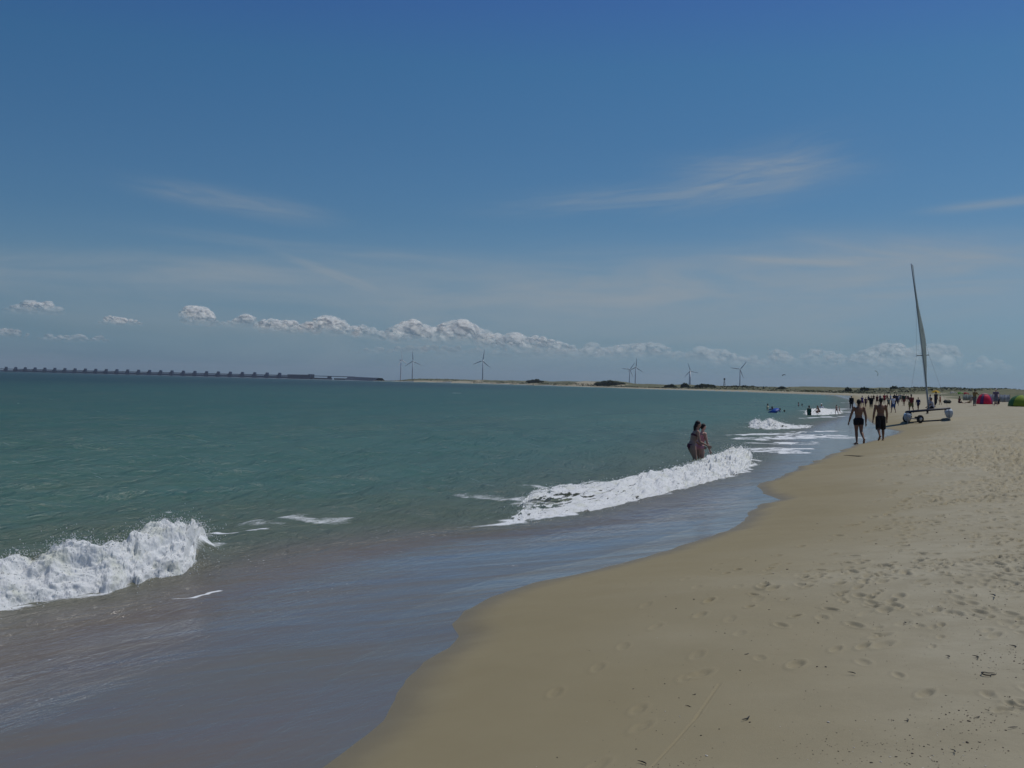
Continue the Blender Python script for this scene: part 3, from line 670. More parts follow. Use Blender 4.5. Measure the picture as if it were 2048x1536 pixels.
# beacon on the dunes
b0 = polar(1448.5, 1100); bz = gz(b0.x, b0.y)
t = thing('beacon_tower', 'small dark beacon tower with a square top on the dunes', 'beacon', (b0.x, b0.y, bz))
dk = M('beacon_paint', (0.06, 0.06, 0.065), 0.7, scale=1)
bm = bmesh.new(); H_ = EYE + (HZ(1448.5) - 756) / F * 1100 - bz
for sx in (-1, 1):
    for sy in (-1, 1): tube(bm, [(sx * .9, sy * .9, -1), (sx * .35, sy * .35, H_ * .78)], [.13, .1], 6)
for q in range(4):
    z0 = H_ * .19 * q; z1 = z0 + H_ * .19; w0 = .9 - .55 * z0 / (H_ * .78); w1 = .9 - .55 * z1 / (H_ * .78)
    tube(bm, [(-w0, -w0, z0), (w1, -w1, z1)], [.07, .07], 6); tube(bm, [(w0, w0, z0), (-w1, w1, z1)], [.07, .07], 6)
mesh('lattice_frame', bm, dk, t)
bm = bmesh.new(); box(bm, (0, 0, H_ * .88), (1.5, 1.5, H_ * .2)); bmesh.ops.bevel(bm, geom=bm.edges[:], offset=.1, segments=1, affect='EDGES'); mesh('topmark', bm, dk, t, smooth=False)

# ================================================================== dune vegetation
LEAF = M('shrub_leaf', (0.075, 0.095, 0.05), 0.8, var=0.3, scale=0.7, trans=0.35); SCRUB = M('scrub_leaf', (0.09, 0.10, 0.052), 0.85, var=0.3, scale=0.4)
BARK = M('shrub_wood', (0.09, 0.07, 0.05), 0.9)
def leaf_cloud(bm, clumps, n, size):
    for _ in range(n):
        c, r = random.choice(clumps); d = Vector((random.gauss(0, 1), random.gauss(0, 1), random.gauss(0, 1))).normalized() * random.uniform(0.55, 1.0)
        p = Vector(c) + Vector((d.x * r[0], d.y * r[1], d.z * r[2])); q = Matrix.Rotation(random.uniform(0, 6.28), 3, 'Z') @ Matrix.Rotation(random.uniform(-1.2, 1.2), 3, 'X')
        s_ = size * random.uniform(.6, 1.3)
        bm.faces.new([bm.verts.new(p + q @ Vector(v) * s_) for v in ((-.5, -.3, 0), (.4, -.45, .1), (.55, .3, 0), (-.3, .5, -.1))])
def shrub(u0, u1, ytop, label):
    u = (u0 + u1) / 2; D = float(ridge_D(u)) + 5; p = polar(u, D); z = gz(p.x, p.y); wdt = (u1 - u0) / F * D; h = max(1.0, EYE + (HZ(u) - ytop) / F * D - z)
    nc = max(4, int(wdt / (h * 0.8))); cl = []
    for k in range(nc):
        x = -wdt / 2 + wdt * (k + .5) / nc; hh = h * (1 - 0.55 * abs(2 * x / wdt) ** 2.5) * random.uniform(.8, 1.05)
        cl.append(((x, random.uniform(-.8, .8), hh * .5), (wdt / nc * .85, wdt / nc * .8, hh * .52)))
    bm = bmesh.new(); leaf_cloud(bm, cl, int(260 + 26 * wdt * h), 0.55 * max(1, D / 700))
    o = mesh('shrub', bm, LEAF, None, smooth=False, label=label, category='shrub', group='dark bushes on the dune ridge')
    o.location = (p.x, p.y, z - 0.3); o.rotation_euler = (0, 0, random.uniform(-.2, .2))
for a in [(1192, 1248, 759.0, 'broad dark bush on the top of the scrub hill under two turbines'), (1055, 1085, 758.0, 'low dark bush on the spit between the lone turbine and the scrub hill'),
          (1362, 1378, 764.5, 'small dark bush left of the thick-towered turbine'), (1392, 1428, 765.5, 'long rounded dark bush right of the thick-towered turbine'), (1330, 1352, 767.0, 'low flat dark bush between scrub hill and thick-towered turbine'),
          (1462, 1480, 770.0, 'dark bush at the foot of the rightmost turbine'), (1482, 1495, 770.0, 'small dark bush just past the rightmost turbine'), (1556, 1572, 771.5, 'low dark bush under the double-dotted kite'),
          (1690, 1702, 771.0, 'small dark bush on the ridge above the wading child'), (1722, 1738, 771.5, 'low dark bush on the ridge above the beach walkers'), (1781, 1797, 770.0, 'round dark bush on the ridge left of the boat mast'), (1798, 1810, 772.0, 'smaller dark bush beside the round one left of the mast'),
          (1838, 1868, 773.0, 'flat dark bush directly behind the boat mast'), (1880, 1908, 774.0, 'long flat dark bush above the bright kites'), (1994, 2022, 776.5, 'dome-shaped dark bush above the red tent and windbreak')]: shrub(*a)
bm = bmesh.new()
for _ in range(5200):
    u = random.uniform(760, 2250); D = float(ridge_D(u)) + random.uniform(-90, 25); p = polar(u, D); z = gz(p.x, p.y) if _ % 3 == 0 else None
    if z is None: p = p + Vector((random.uniform(-6, 6), random.uniform(-3, 3), 0)); z = gz(p.x, p.y)
    s_ = random.uniform(.35, .9) * (1.0 if D < 1000 else 1.5); q = Matrix.Rotation(random.uniform(0, 6.28), 3, 'Z') @ Matrix.Rotation(random.uniform(-.9, .9), 3, 'X')
    for w_ in range(3):
        o_ = Vector((random.uniform(-1, 1), random.uniform(-.6, .6), random.uniform(0, .5)))
        bm.faces.new([bm.verts.new(Vector((p.x, p.y, z)) + o_ + q @ Vector(v) * s_) for v in ((-.6, -.4, .1), (.6, -.4, .2), (.5, .4, .5), (-.5, .4, .4))])
mesh('dune_scrub', bm, SCRUB, None, smooth=False, kind='stuff', label='low green scrub and marram grass over the dunes', category='dune scrub')

# ================================================================== cumulus clouds
def cloud_material():
    m, n, b, out = new_mat('cloud'); n.n.remove(b)
    geo = n.new('ShaderNodeNewGeometry')
    va = n.new('ShaderNodeVectorMath', operation='ADD'); n.l.new(geo.outputs['Normal'], va.inputs[0]); va.inputs[1].default_value = (SD.x * 3, SD.y * 3, SD.z * 3 + .3)   # normals bent sunward, so shaded sides of the cloud look sunlit
    vn = n.new('ShaderNodeVectorMath', operation='NORMALIZE'); n.l.new(va.outputs[0], vn.inputs[0])
    d = n.new('ShaderNodeBsdfDiffuse'); d.inputs[0].default_value = (0.97, 0.97, 0.96, 1); n.l.new(vn.outputs[0], d.inputs['Normal'])
    t = n.new('ShaderNodeBsdfTranslucent'); t.inputs[0].default_value = (0.98, 0.98, 0.97, 1)
    ms = n.new('ShaderNodeMixShader'); ms.inputs[0].default_value = 0.52; n.l.new(d.outputs[0], ms.inputs[1]); n.l.new(t.outputs[0], ms.inputs[2])
    tr = n.new('ShaderNodeBsdfTransparent'); lw = n.new('ShaderNodeLayerWeight'); lw.inputs[0].default_value = 0.5
    body = n.ss(n.m('SUBTRACT', 1.0, lw.outputs['Facing']), 0.0, 0.85)
    fac = n.m('MULTIPLY', body, n.attr('cover'))
    m2 = n.new('ShaderNodeMixShader'); n.put(m2.inputs[0], fac); n.l.new(tr.outputs[0], m2.inputs[1]); n.l.new(ms.outputs[0], m2.inputs[2])
    n.l.new(m2.outputs[0], out.inputs[0]); return m
CLOUD_M = cloud_material()
def blob_variants():
    out = []
    bm = bmesh.new(); bmesh.ops.create_icosphere(bm, subdivisions=4, radius=1.0); bm.verts.ensure_lookup_table()
    co = np.array([v.co for v in bm.verts]); fc = np.array([[v.index for v in f.verts] for f in bm.faces]); bm.free()
    for k in range(6):
        off = Vector((k * 7.3, k * 3.1, k * 5.7)); c = co.copy()
        for i, p in enumerate(co):
            v = Vector(p); h = mnoise.fractal(v * 1.5 + off, 1.0, 2.1, 3)
            h2 = mnoise.cell(v * 0 + off) * 0 + abs(mnoise.noise(v * 2.6 + off)) * 0.22
            c[i] = p * (1 + 0.20 * h - h2 * .8)
        out.append((c, fc))
    return out
BLOBS = blob_variants()
CD = 17000.0
def cloud(px0, px1, yb, tops, dens, label, nb=26):
    """tops: (px, py) outline of the cloud's upper edge; yb: its base line at the left end"""
    k = CD / F; uc = (px0 + px1) / 2
    org = Vector(((uc - 1024) * k, CD, EYE + (HZ(uc) - yb) * k))
    tx = np.array([t[0] for t in tops], float); ty = np.array([t[1] for t in tops], float)
    V_, F_, A_ = [], [], []; base = 0
    hmax = max(yb + 0.0245 * (a - px0) - b for a, b in tops)
    for q in range(nb):
        u = px0 + (px1 - px0) * ((q + random.random()) / nb); H = max(1.5, yb + 0.0245 * (u - px0) - float(np.interp(u, tx, ty)))
        r = max(1.3, min(H * random.uniform(.28, .5), (px1 - px0) * .3)); zc = max(r * 0.45, random.uniform(.25, 1.0) * (H - r * .85))
        if q % 3 == 0: zc = max(r * .45, H - r * .95)
        c, fc = BLOBS[random.randrange(6)]
        R = np.array(Matrix.Rotation(random.uniform(0, 6.28), 3, Vector((random.random(), random.random(), random.random() + .1)).normalized()))
        sc = np.array([r * random.uniform(1.0, 1.5), r * 1.2, r * .95])
        p = (c @ R.T) * sc + np.array([u - uc, random.uniform(-.5, .5) * hmax, zc])
        p[:, 2] += 0.0 - 0.0245 * p[:, 0] * 0
        p[:, 2] = np.where(p[:, 2] < 0, p[:, 2] * 0.25, p[:, 2])
        a = dens * (0.12 + 0.88 * sstep(p[:, 2] / hmax, -0.02, 0.62)) * (0.82 + 0.18 * random.random())
        V_.append(p * k); F_.append(fc + base); A_.append(a); base += len(p)
    V_ = np.concatenate(V_); F_ = np.concatenate(F_)
    me = bpy.data.meshes.new('tmp'); me.vertices.add(len(V_)); me.vertices.foreach_set('co', V_.astype(np.float32).ravel())
    me.loops.add(F_.size); me.loops.foreach_set('vertex_index', F_.astype(np.int32).ravel()); me.polygons.add(len(F_)); me.polygons.foreach_set('loop_start', np.arange(0, F_.size, 3, dtype=np.int32))
    me.update(calc_edges=True)
    tmp = bpy.data.objects.new('tmp', me); C.objects.link(tmp); r = tmp.modifiers.new('r', 'REMESH'); r.mode = 'VOXEL'; r.voxel_size = max(0.6, hmax / 48) * k; sm_ = tmp.modifiers.new('s', 'SMOOTH'); sm_.iterations = 30; sm_.factor = .5
    nm = bpy.data.meshes.new_from_object(tmp.evaluated_get(bpy.context.evaluated_depsgraph_get())); bpy.data.objects.remove(tmp); bpy.data.meshes.remove(me)
    n_ = len(nm.vertices); co = np.empty(n_ * 3, np.float32); nm.vertices.foreach_get('co', co); co = co.reshape(-1, 3) / k
    endf = sstep(np.minimum(co[:, 0] + (uc - px0), (px1 - uc) - co[:, 0]), -3, (px1 - px0) * .10)
    A_ = dens * (0.78 if uc < 1150 else 0.58) * (0.10 + 0.90 * sstep(co[:, 2] / hmax + 0.10 * fbm(co[:, 0] / 9, co[:, 2] / 6, 3, int(px0) % 97), 0.0, 0.80)) * (.45 + .55 * endf)
    nm.name = 'cloud'; nm.materials.clear(); nm.polygons.foreach_set('use_smooth', np.ones(len(nm.polygons), bool))
    at = nm.attributes.new('cover', 'FLOAT', 'POINT'); at.data.foreach_set('value', A_.astype(np.float32)); nm.update()
    o = link('cloud', nm, CLOUD_M, None, label=label, category='cloud', group='cumulus clouds low over the horizon'); o.location = org
for a in [(12, 120, 630, [(12, 618), (40, 605), (52, 597), (70, 606), (95, 603), (112, 614), (122, 624)], 0.51, 'small double-humped white cumulus farthest left above the barrier', 20),
          (198, 282, 651, [(198, 643), (215, 632), (245, 635), (270, 640), (284, 647)], 0.51, 'low flat white cumulus left of the tall single puff', 18),
          (366, 432, 652, [(366, 640), (378, 616), (392, 610), (408, 617), (420, 632), (434, 646)], 0.82, 'tall single white cumulus puff above the middle of the barrier', 20),
          (438, 508, 655, [(438, 645), (465, 637), (488, 625), (503, 634), (510, 646)], 0.58, 'cumulus puff just right of the tall single puff', 18),
          (515, 600, 668, [(515, 648), (535, 637), (560, 640), (585, 640), (605, 652)], 0.68, 'bumpy white cumulus between the small puff and the tall cauliflower one', 22),
          (598, 720, 672, [(598, 655), (625, 642), (642, 632), (658, 629), (675, 640), (690, 648), (722, 655)], 0.82, 'white cauliflower cumulus right above the end of the barrier', 28),
          (700, 790, 682, [(700, 664), (725, 650), (750, 660), (790, 666)], 0.37, 'faint cumulus linking the cauliflower puff to the long bank', 18),
          (770, 975, 690, [(770, 664), (800, 652), (825, 640), (850, 652), (875, 655), (897, 645), (920, 637), (940, 652), (978, 664)], 0.78, 'largest white cumulus with two crowns over the lone turbine', 46),
          (960, 1152, 706, [(960, 668), (990, 668), (1010, 672), (1030, 663), (1050, 676), (1075, 670), (1110, 682), (1152, 692)], 0.58, 'long sloping white cumulus trailing to the right of the largest one', 38),
          (1160, 1342, 716, [(1160, 700), (1180, 686), (1200, 698), (1240, 690), (1270, 688), (1300, 684), (1322, 690), (1344, 702)], 0.34, 'pale hazy cumulus above the two overlapping turbines', 32),
          (1385, 1545, 732, [(1385, 702), (1405, 692), (1425, 700), (1450, 700), (1478, 712), (1510, 718), (1548, 726)], 0.34, 'pale hazy cumulus above the rightmost turbine', 30),
          (1540, 1585, 728, [(1540, 702), (1555, 696), (1568, 705), (1585, 720)], 0.31, 'small pale cumulus above the double-dotted kite', 12),
          (1600, 1690, 722, [(1600, 706), (1630, 696), (1660, 702), (1690, 712)], 0.20, 'faint thin cumulus between the two sky kites', 14),
          (1700, 1828, 728, [(1700, 708), (1730, 700), (1748, 692), (1775, 686), (1800, 688), (1828, 708)], 0.37, 'pale cumulus left of the boat sail', 28),
          (1838, 1915, 752, [(1838, 690), (1860, 684), (1882, 690), (1895, 712), (1915, 736)], 0.27, 'pale tall cumulus right behind the boat sail', 22),
          (1930, 2030, 752, [(1930, 728), (1970, 712), (2000, 722), (2030, 740)], 0.17, 'faint cumulus at the right end above the tents', 16),
          (690, 1010, 712, [(690, 704), (760, 696), (850, 692), (930, 694), (1010, 706)], .22, 'long faint grey cloud base under the largest white cumulus', 30),
          (1000, 1400, 724, [(1000, 706), (1080, 700), (1180, 698), (1300, 700), (1400, 712)], .20, 'long faint cloud streak low over the scrub hill', 36),
          (1400, 1860, 746, [(1400, 724), (1500, 714), (1600, 712), (1720, 712), (1860, 730)], .17, 'long faint cloud bank low between the rightmost turbine and the sail', 40),
          (-30, 52, 677, [(-30, 662), (0, 656), (30, 657), (52, 668)], 0.41, 'low pale cumulus at the left edge under the double-humped one', 16),
          (78, 215, 686, [(78, 676), (100, 668), (125, 672), (155, 668), (180, 676), (200, 671), (216, 680)], 0.27, 'thin row of faint cumulus low above the barrier', 24)]: cloud(*a)

# ================================================================== people
R_ = math.radians
def leg_pts(hip, side, pitch, bend, spl, h, flat):
    th = Vector((side * math.sin(spl), math.sin(pitch) * math.cos(spl), -math.cos(pitch) * math.cos(spl)))
    q = pitch - bend; sh = Vector((side * math.sin(spl) * .6, math.sin(q), -math.cos(q))).normalized()
    kn = hip + th * .245 * h; an = kn + sh * .235 * h
    f = 0.0 if flat else q
    fd = Vector((side * .15, math.cos(f), math.sin(f))).normalized(); dn = Vector((0, math.sin(f), -math.cos(f)))
    return hip, kn, an, an + dn * .03 * h - fd * .03 * h, an + dn * .032 * h + fd * .115 * h
def arm_pts(sh, side, pitch, abd, elb, inw, h):
    up = Vector((side * math.sin(abd), math.sin(pitch) * math.cos(abd), -math.cos(pitch) * math.cos(abd)))
    q = pitch + elb; fo = Vector((side * (math.sin(abd) * .6 - inw), math.sin(q) * math.cos(abd), -math.cos(q) * math.cos(abd))).normalized()
    e = sh + up * .17 * h; w_ = e + fo * .148 * h
    return sh, e, w_, fo
SKIN = {'tan': (0.21, 0.105, 0.062), 'pale': (0.46, 0.29, 0.21), 'dark': (0.16, 0.09, 0.06), 'pink': (0.58, 0.35, 0.27), 'fair': (0.40, 0.235, 0.17)}
def person(loc, rz, h, label, skin='tan', lean=0.0, sway=0.0, hipL=(0, 0, .05), hipR=(0, 0, .05), armL=(0, .12, .1, 0), armR=(0, .12, .1, 0), head=(0, 0), flat=(True, True),
           seat=None, hair=((0.03, 0.022, 0.016), 'short'), shirt=None, trunks=None, suit=None, bikini=None, hat=None, fem=0.0, fine=False, group=None, prone=False, hidden_below=None):
    t = thing('person', label, 'person', loc, rz, group)
    vox = (0.009 if fine else 0.02) * h / 1.75
    sk = M('skin_' + skin, SKIN[skin], 0.5, 0.3, 0.10, 9)
    # skeleton
    P = Vector((0, 0, 0)); spn = Vector((math.sin(sway), math.sin(lean) * math.cos(sway), math.cos(lean) * math.cos(sway)))
    hw = (.052 + .006 * fem) * h
    hips = [P + Vector((s_ * hw, 0, 0)) for s_ in (-1, 1)]
    legs = [leg_pts(hips[0], -1, *hipL, h, flat[0]), leg_pts(hips[1], 1, *hipR, h, flat[1])]
    if seat is None: z0 = -min(min(l[3].z, l[4].z) for l in legs) + .012 * h
    else: z0 = seat
    up = Vector((0, 0, z0)); P = P + up; legs = [[p + up for p in l] for l in legs]
    sp = lambda d: P + spn * d * h
    shw = (.112 - .018 * fem) * h
    shs = [sp(.262) + Vector((s_ * shw, 0, 0)) for s_ in (-1, 1)]
    arms = [arm_pts(shs[0], -1, *armL, h), arm_pts(shs[1], 1, *armR, h)]
    hrot = Matrix.Rotation(head[0], 3, 'Z') @ Matrix.Rotation(head[1], 3, 'X')
    hd = sp(.33) + (spn * .6 + Vector((0, 0, .4))).normalized() * .065 * h
    w_ = 1 - .12 * fem
    torso = [(-.045, .055, .05), (-.01, .088 + .012 * fem, .062 + .008 * fem), (.04, .086 * (1 + .04 * fem), .062), (.10, .074 * w_, .052), (.17, .088 * w_, .062 + .006 * fem), (.225, .100 * w_, .060), (.265, .092 * w_, .046), (.288, .045, .038)]
    # the body: one continuous surface
    bm = bmesh.new()
    tube(bm, [sp(a) for a, *_ in torso], [(b * h, c * h) for _, b, c in torso], 16, side=(1, 0, 0))
    tube(bm, [sp(.26), sp(.30), sp(.345)], [(.036 * h, .036 * h), (.030 * h, .032 * h), (.030 * h, .034 * h)], 10, side=(1, 0, 0))
    ball(bm, hd, (.043 * h, .052 * h, .060 * h), hrot, 2)
    ball(bm, hd + hrot @ Vector((0, .014, -.030)) * h, (.032 * h, .036 * h, .036 * h), hrot, 2)
    if fine:
        ball(bm, hd + hrot @ Vector((0, .052, -.012)) * h, (.008 * h, .012 * h, .013 * h), hrot, 1)          # nose
        ball(bm, hd + hrot @ Vector((0, .047, -.036)) * h, (.015 * h, .007 * h, .005 * h), hrot, 1)          # mouth
        ball(bm, hd + hrot @ Vector((0, .045, .012)) * h, (.03 * h, .008 * h, .007 * h), hrot, 1)            # brow
        for s_ in (-1, 1): ball(bm, hd + hrot @ Vector((s_ * .044, -.004, -.006)) * h, (.006 * h, .012 * h, .018 * h), hrot, 1)   # ears
    if fem > .5:
        for s_ in (-1, 1): ball(bm, sp(.20) + Vector((s_ * .04 * h, .045 * h, 0)), .034 * h, None, 2)
    for s_, (a, e, wr, fo), sh in zip((-1, 1), arms, shs):
        g = 1 - .18 * fem
        ball(bm, sh, .038 * h * g, None, 2)
        tube(bm, [sp(.255) + Vector((s_ * .05 * h, 0, 0)), sh, sh.lerp(e, .5), e, e.lerp(wr, .35), wr], [.034 * h * g, .035 * h * g, .029 * h * g, .024 * h * g, .025 * h * g, .016 * h * g], 10)
        sdv = fo.cross(Vector((0, 1, 0))); sdv = sdv.normalized() if sdv.length > .2 else Vector((1, 0, 0))
        if fine:
            thn = fo.cross(sdv).normalized()
            tube(bm, [wr, wr + fo * .025 * h, wr + fo * .052 * h], [(.017 * h, .012 * h), (.024 * h, .013 * h), (.024 * h, .011 * h)], 10, side=thn)
            for k, ln in enumerate((.036, .042, .040, .031)):
                b0 = wr + fo * .05 * h + thn * (k - 1.5) * .0125 * h; cu = sdv * (-s_) * .35
                d1 = (fo + thn * (k - 1.5) * .08).normalized(); d2 = (d1 + cu).normalized()
                tube(bm, [b0, b0 + d1 * ln * .5 * h, b0 + d1 * ln * .5 * h + d2 * ln * .5 * h], [.0062 * h, .0058 * h, .0046 * h], 8)
            b0 = wr + fo * .022 * h + thn * .02 * h; d1 = (fo * .7 + thn * .75).normalized()
            tube(bm, [b0, b0 + d1 * .022 * h, b0 + d1 * .022 * h + (d1 + fo).normalized() * .02 * h], [.0078 * h, .007 * h, .0055 * h], 8)
        else:
            tube(bm, [wr, wr + fo * .03 * h, wr + fo * .075 * h, wr + fo * .1 * h], [(.014 * h, .012 * h), (.022 * h, .013 * h), (.02 * h, .011 * h), (.009 * h, .007 * h)], 8)
    for l in legs:
        hp, kn, an, hl, toe = l
        tube(bm, [hp + spn * .02 * h, hp.lerp(kn, .2), hp.lerp(kn, .6), kn, kn.lerp(an, .3), kn.lerp(an, .7), an], [.056 * h, .056 * h * (1 + .06 * fem), .045 * h, .033 * h, .034 * h, .024 * h, .0185 * h], 12)
        tube(bm, [hl, an.lerp(hl, .35) + (toe - hl) * .15, hl.lerp(toe, .62), toe], [(.02 * h, .02 * h), (.021 * h, .024 * h), (.026 * h, .016 * h), (.02 * h, .010 * h)], 10, side=(1, 0, 0))
    remeshed('body', bm, vox, sk, t)
    # hair and clothing are its children
    if hair:
        hc, style = hair; bm = bmesh.new()
        ball(bm, hd + hrot @ Vector((0, -.010, .014)) * h, (.0475 * h, .051 * h, .054 * h), hrot, 2)
        ball(bm, hd + hrot @ Vector((0, -.026, -.012)) * h, (.040 * h, .034 * h, .045 * h), hrot, 2)
        if style == 'long':
            b0 = hd + hrot @ Vector((0, -.034, .0)) * h
            tube(bm, [b0, b0 + hrot @ Vector((0, -.018, -.05)) * h, b0 + hrot @ Vector((0, -.012, -.10)) * h, b0 + hrot @ Vector((0, 0, -.135)) * h], [(.044 * h, .026 * h), (.046 * h, .024 * h), (.038 * h, .02 * h), (.02 * h, .01 * h)], 10, side=(1, 0, 0))
        if style == 'tail':
            b0 = hd + hrot @ Vector((0, -.046, .018)) * h
            tube(bm, [b0, b0 + hrot @ Vector((0, -.03, -.02)) * h, b0 + hrot @ Vector((0, -.045, -.08)) * h, b0 + hrot @ Vector((0, -.04, -.15)) * h], [.016 * h, .02 * h, .018 * h, .006 * h], 8)
        remeshed('hair', bm, vox, M('hair', hc, 0.6, 0.3, .25, 20), t)
    if hat:
        bm = bmesh.new(); ball(bm, hd + hrot @ Vector((0, -.004, .028)) * h, (.049 * h, .055 * h, .042 * h), hrot, 2)
        ball(bm, hd + hrot @ Vector((0, .05, .022)) * h, (.036 * h, .04 * h, .006 * h), hrot, 2)
        remeshed('cap', bm, vox * .8, M('cap_cloth', hat, .8, .2), t)
    if shirt:
        cc, lower, slv = shirt; bm = bmesh.new(); ts = [q for q in torso if q[0] >= lower - .001 and q[0] < .28]
        tube(bm, [sp(ts[0][0] - .012)] + [sp(a) for a, *_ in ts], [((ts[0][1] + .014) * h, (ts[0][2] + .014) * h)] + [((b + .011) * h, (c + .011) * h) for _, b, c in ts], 16, side=(1, 0, 0))
        for s_, (a, e, wr, fo), sh in zip((-1, 1), arms, shs):
            if slv <= 0: continue
            tube(bm, [sp(.25) + Vector((s_ * .05 * h, 0, 0)), sh, a.lerp(e, min(1, slv))] + ([e.lerp(wr, slv - 1)] if slv > 1 else []), [.044 * h, .046 * h, .039 * h] + ([.029 * h] if slv > 1 else []), 10)
        remeshed('shirt', bm, vox, M('shirt_cloth', cc, .85, .15, .14, 8), t)
    for part, spec in (('shorts', trunks), ('swimsuit', suit)):
        if not spec: continue
        cc, top, length, flare = spec; bm = bmesh.new(); ts = [q for q in torso if q[0] <= top + .001]
        tube(bm, [sp(a) for a, *_ in ts] + [sp(top)], [((b + .009) * h, (c + .010) * h) for _, b, c in ts] + [((ts[-1][1] + .009) * h, (ts[-1][2] + .009) * h)], 16, side=(1, 0, 0))
        for l in legs:
            if length <= 0: continue
            hp, kn, an = l[0], l[1], l[2]; end = hp.lerp(kn, min(1, length)); pts = [hp + spn * .02 * h, hp.lerp(kn, min(length, .5) * .6), end]; rad = [.064 * h, .064 * h, (.058 - .012 * min(1, length) + flare) * h]
            if length > 1: pts.append(kn.lerp(an, length - 1)); rad.append((.042 + flare) * h if length < 1.5 else .036 * h)
            tube(bm, pts, rad, 12)
        if part == 'swimsuit' and top > .2:
            for s_ in (-1, 1): tube(bm, [sp(top - .02) + Vector((s_ * .045 * h, .03 * h, 0)), sp(.285) + Vector((s_ * .055 * h, 0, 0)), sp(top - .03) + Vector((s_ * .045 * h, -.04 * h, 0))], [.012 * h] * 3, 6)
        remeshed(part, bm, vox, M('swim_cloth' if part == 'swimsuit' else 'shorts_cloth', cc, .8, .2, .14, 8), t)
    if bikini:
        bm = bmesh.new(); tube(bm, [sp(.185), sp(.2), sp(.215)], [(.094 * w_ * h, .07 * h), (.1 * w_ * h, .074 * h), (.1 * w_ * h, .068 * h)], 16, side=(1, 0, 0))
        for s_ in (-1, 1): ball(bm, sp(.20) + Vector((s_ * .04 * h, .047 * h, 0)), .037 * h, None, 2)
        remeshed('bikini_top', bm, vox * .8, M('bikini_cloth', bikini, .7, .2), t)
        bm = bmesh.new(); tube(bm, [sp(-.05), sp(-.02), sp(.025)], [(.05 * h, .052 * h), (.1 * h, .072 * h), (.102 * h, .076 * h)], 16, side=(1, 0, 0)); remeshed('bikini_bottom', bm, vox * .8, M('bikini_cloth', bikini, .7, .2), t)
    return t
PIX = lambda px, D: D / F * px
# --- the two men walking away along the water's edge
def stand(px, yfeet, h=None, ytop=None, z=None):
    p = ground(px, yfeet) if z is None else at_z(px, yfeet, z)
    hh = h or (yfeet - ytop) / F * p.y
    return p, hh
p, hh = stand(1716, 888, ytop=797)
person(p, R_(4), hh * 1.01, 'tanned man in short black trunks walking away through the wash', 'tan', lean=.04, hipL=(-.06, .10, -.01), hipR=(-.20, .62, -.03), armL=(.10, .30, .25, .05), armR=(-.22, .22, .22, .1), head=(-.35, .05), flat=(True, False),
       trunks=((0.012, 0.012, 0.015), .045, .42, .004), hair=((0.012, 0.010, 0.009), 'short'), fine=True, group='the two men walking away')
p, hh = stand(1760, 882, ytop=794)
person(p, R_(-3), hh * 1.01, 'bare-backed man in long dark shorts walking away on wet sand', 'tan', lean=.05, hipL=(-.28, .5, .05), hipR=(.06, .08, .05), armL=(-.12, .22, .25, .05), armR=(.05, .20, .3, .02), head=(.05, .25), flat=(False, True),
       trunks=((0.020, 0.017, 0.016), .04, 1.05, .016), hair=((0.012, 0.010, 0.009), 'short'), fine=True, group='the two men walking away')
# --- the two girls wading behind the second breaker
q = at_z(1382, 925, 0.0); zb = -.36
person((q.x, q.y, zb), R_(-82), 1.64, 'taller dark-haired girl in a bikini leaning on the girl in front in the surf', 'fair', lean=.30, hipL=(.42, .78, .05), hipR=(.22, .62, .06), armL=(.15, .10, .85, .10), armR=(.22, .10, .90, .10), head=(.15, -.18), flat=(True, True),
       bikini=(0.11, 0.03, 0.05), hair=((0.016, 0.012, 0.011), 'long'), fem=1.0, fine=True, group='the two wading girls')
q = at_z(1399, 924, 0.0)
person((q.x, q.y + .05, zb), R_(-70), 1.50, 'smaller girl in a pink swimsuit with arms hanging, in front of the taller girl', 'pink', lean=.20, hipL=(.20, .35, .04), hipR=(.12, .30, .05), armL=(.22, .06, .12, .0), armR=(.26, .08, .12, .0), head=(.1, -.28), flat=(True, True),
       suit=((0.68, 0.32, 0.36), .225, .12, 0), hair=((0.02, 0.014, 0.012), 'tail'), fem=.55, fine=True, group='the two wading girls')

# --- bathers further out
WG = 'bathers in the water and wash'
def bather(px, ywater, ytop, h, label, **kw):
    q = at_z(px, ywater, 0.0); top = (ywater - ytop) / F * q.y          # height above the water
    return person((q.x, q.y, top - h), kw.pop('rz', R_(random.uniform(-180, 180))), h, label, group=WG, **kw)
bather(1535, 818, 806.5, 1.6, 'bather with a pale yellow top, dark head just above the water', skin='pale', shirt=((.62, .58, .40), -.01, .4), trunks=((.05, .07, .2), .04, .5, 0), rz=R_(60))
bather(1559.5, 824, 815.5, 1.55, 'bather with dark hair right behind the blue bodyboard', skin='pale', shirt=((.25, .32, .5), -.01, .3), trunks=((.03, .04, .08), .04, .5, 0), rz=R_(90))
bather(1569, 824, 819, 1.6, 'swimmer showing only a dark head right of the bodyboard', skin='tan', trunks=((.03, .04, .08), .04, .5, 0))
bather(1597, 812, 804, 1.6, 'pinkish bather far out left of the farthest dark swimmer', skin='pink', trunks=((.2, .05, .06), .04, .5, 0))
bather(1604, 812, 806.5, 1.65, 'farthest dark-haired swimmer low in the water', skin='tan', shirt=((.03, .04, .06), -.01, .5), trunks=((.03, .04, .08), .04, .5, 0))
bather(1618, 830, 810, 1.55, 'child in a green wetsuit standing in the wash beside white surf', skin='tan', shirt=((.035, .12, .085), -.01, .9), trunks=((.035, .12, .085), .05, .9, 0), rz=R_(-60))
bather(1642.5, 823, 806, 1.7, 'bather in a white cap behind the white surf', skin='tan', shirt=((.6, .62, .62), -.01, .5), trunks=((.05, .06, .1), .04, .5, 0), hat=(.75, .76, .74), rz=R_(150))
p = at_z(1639, 828, 0.0)
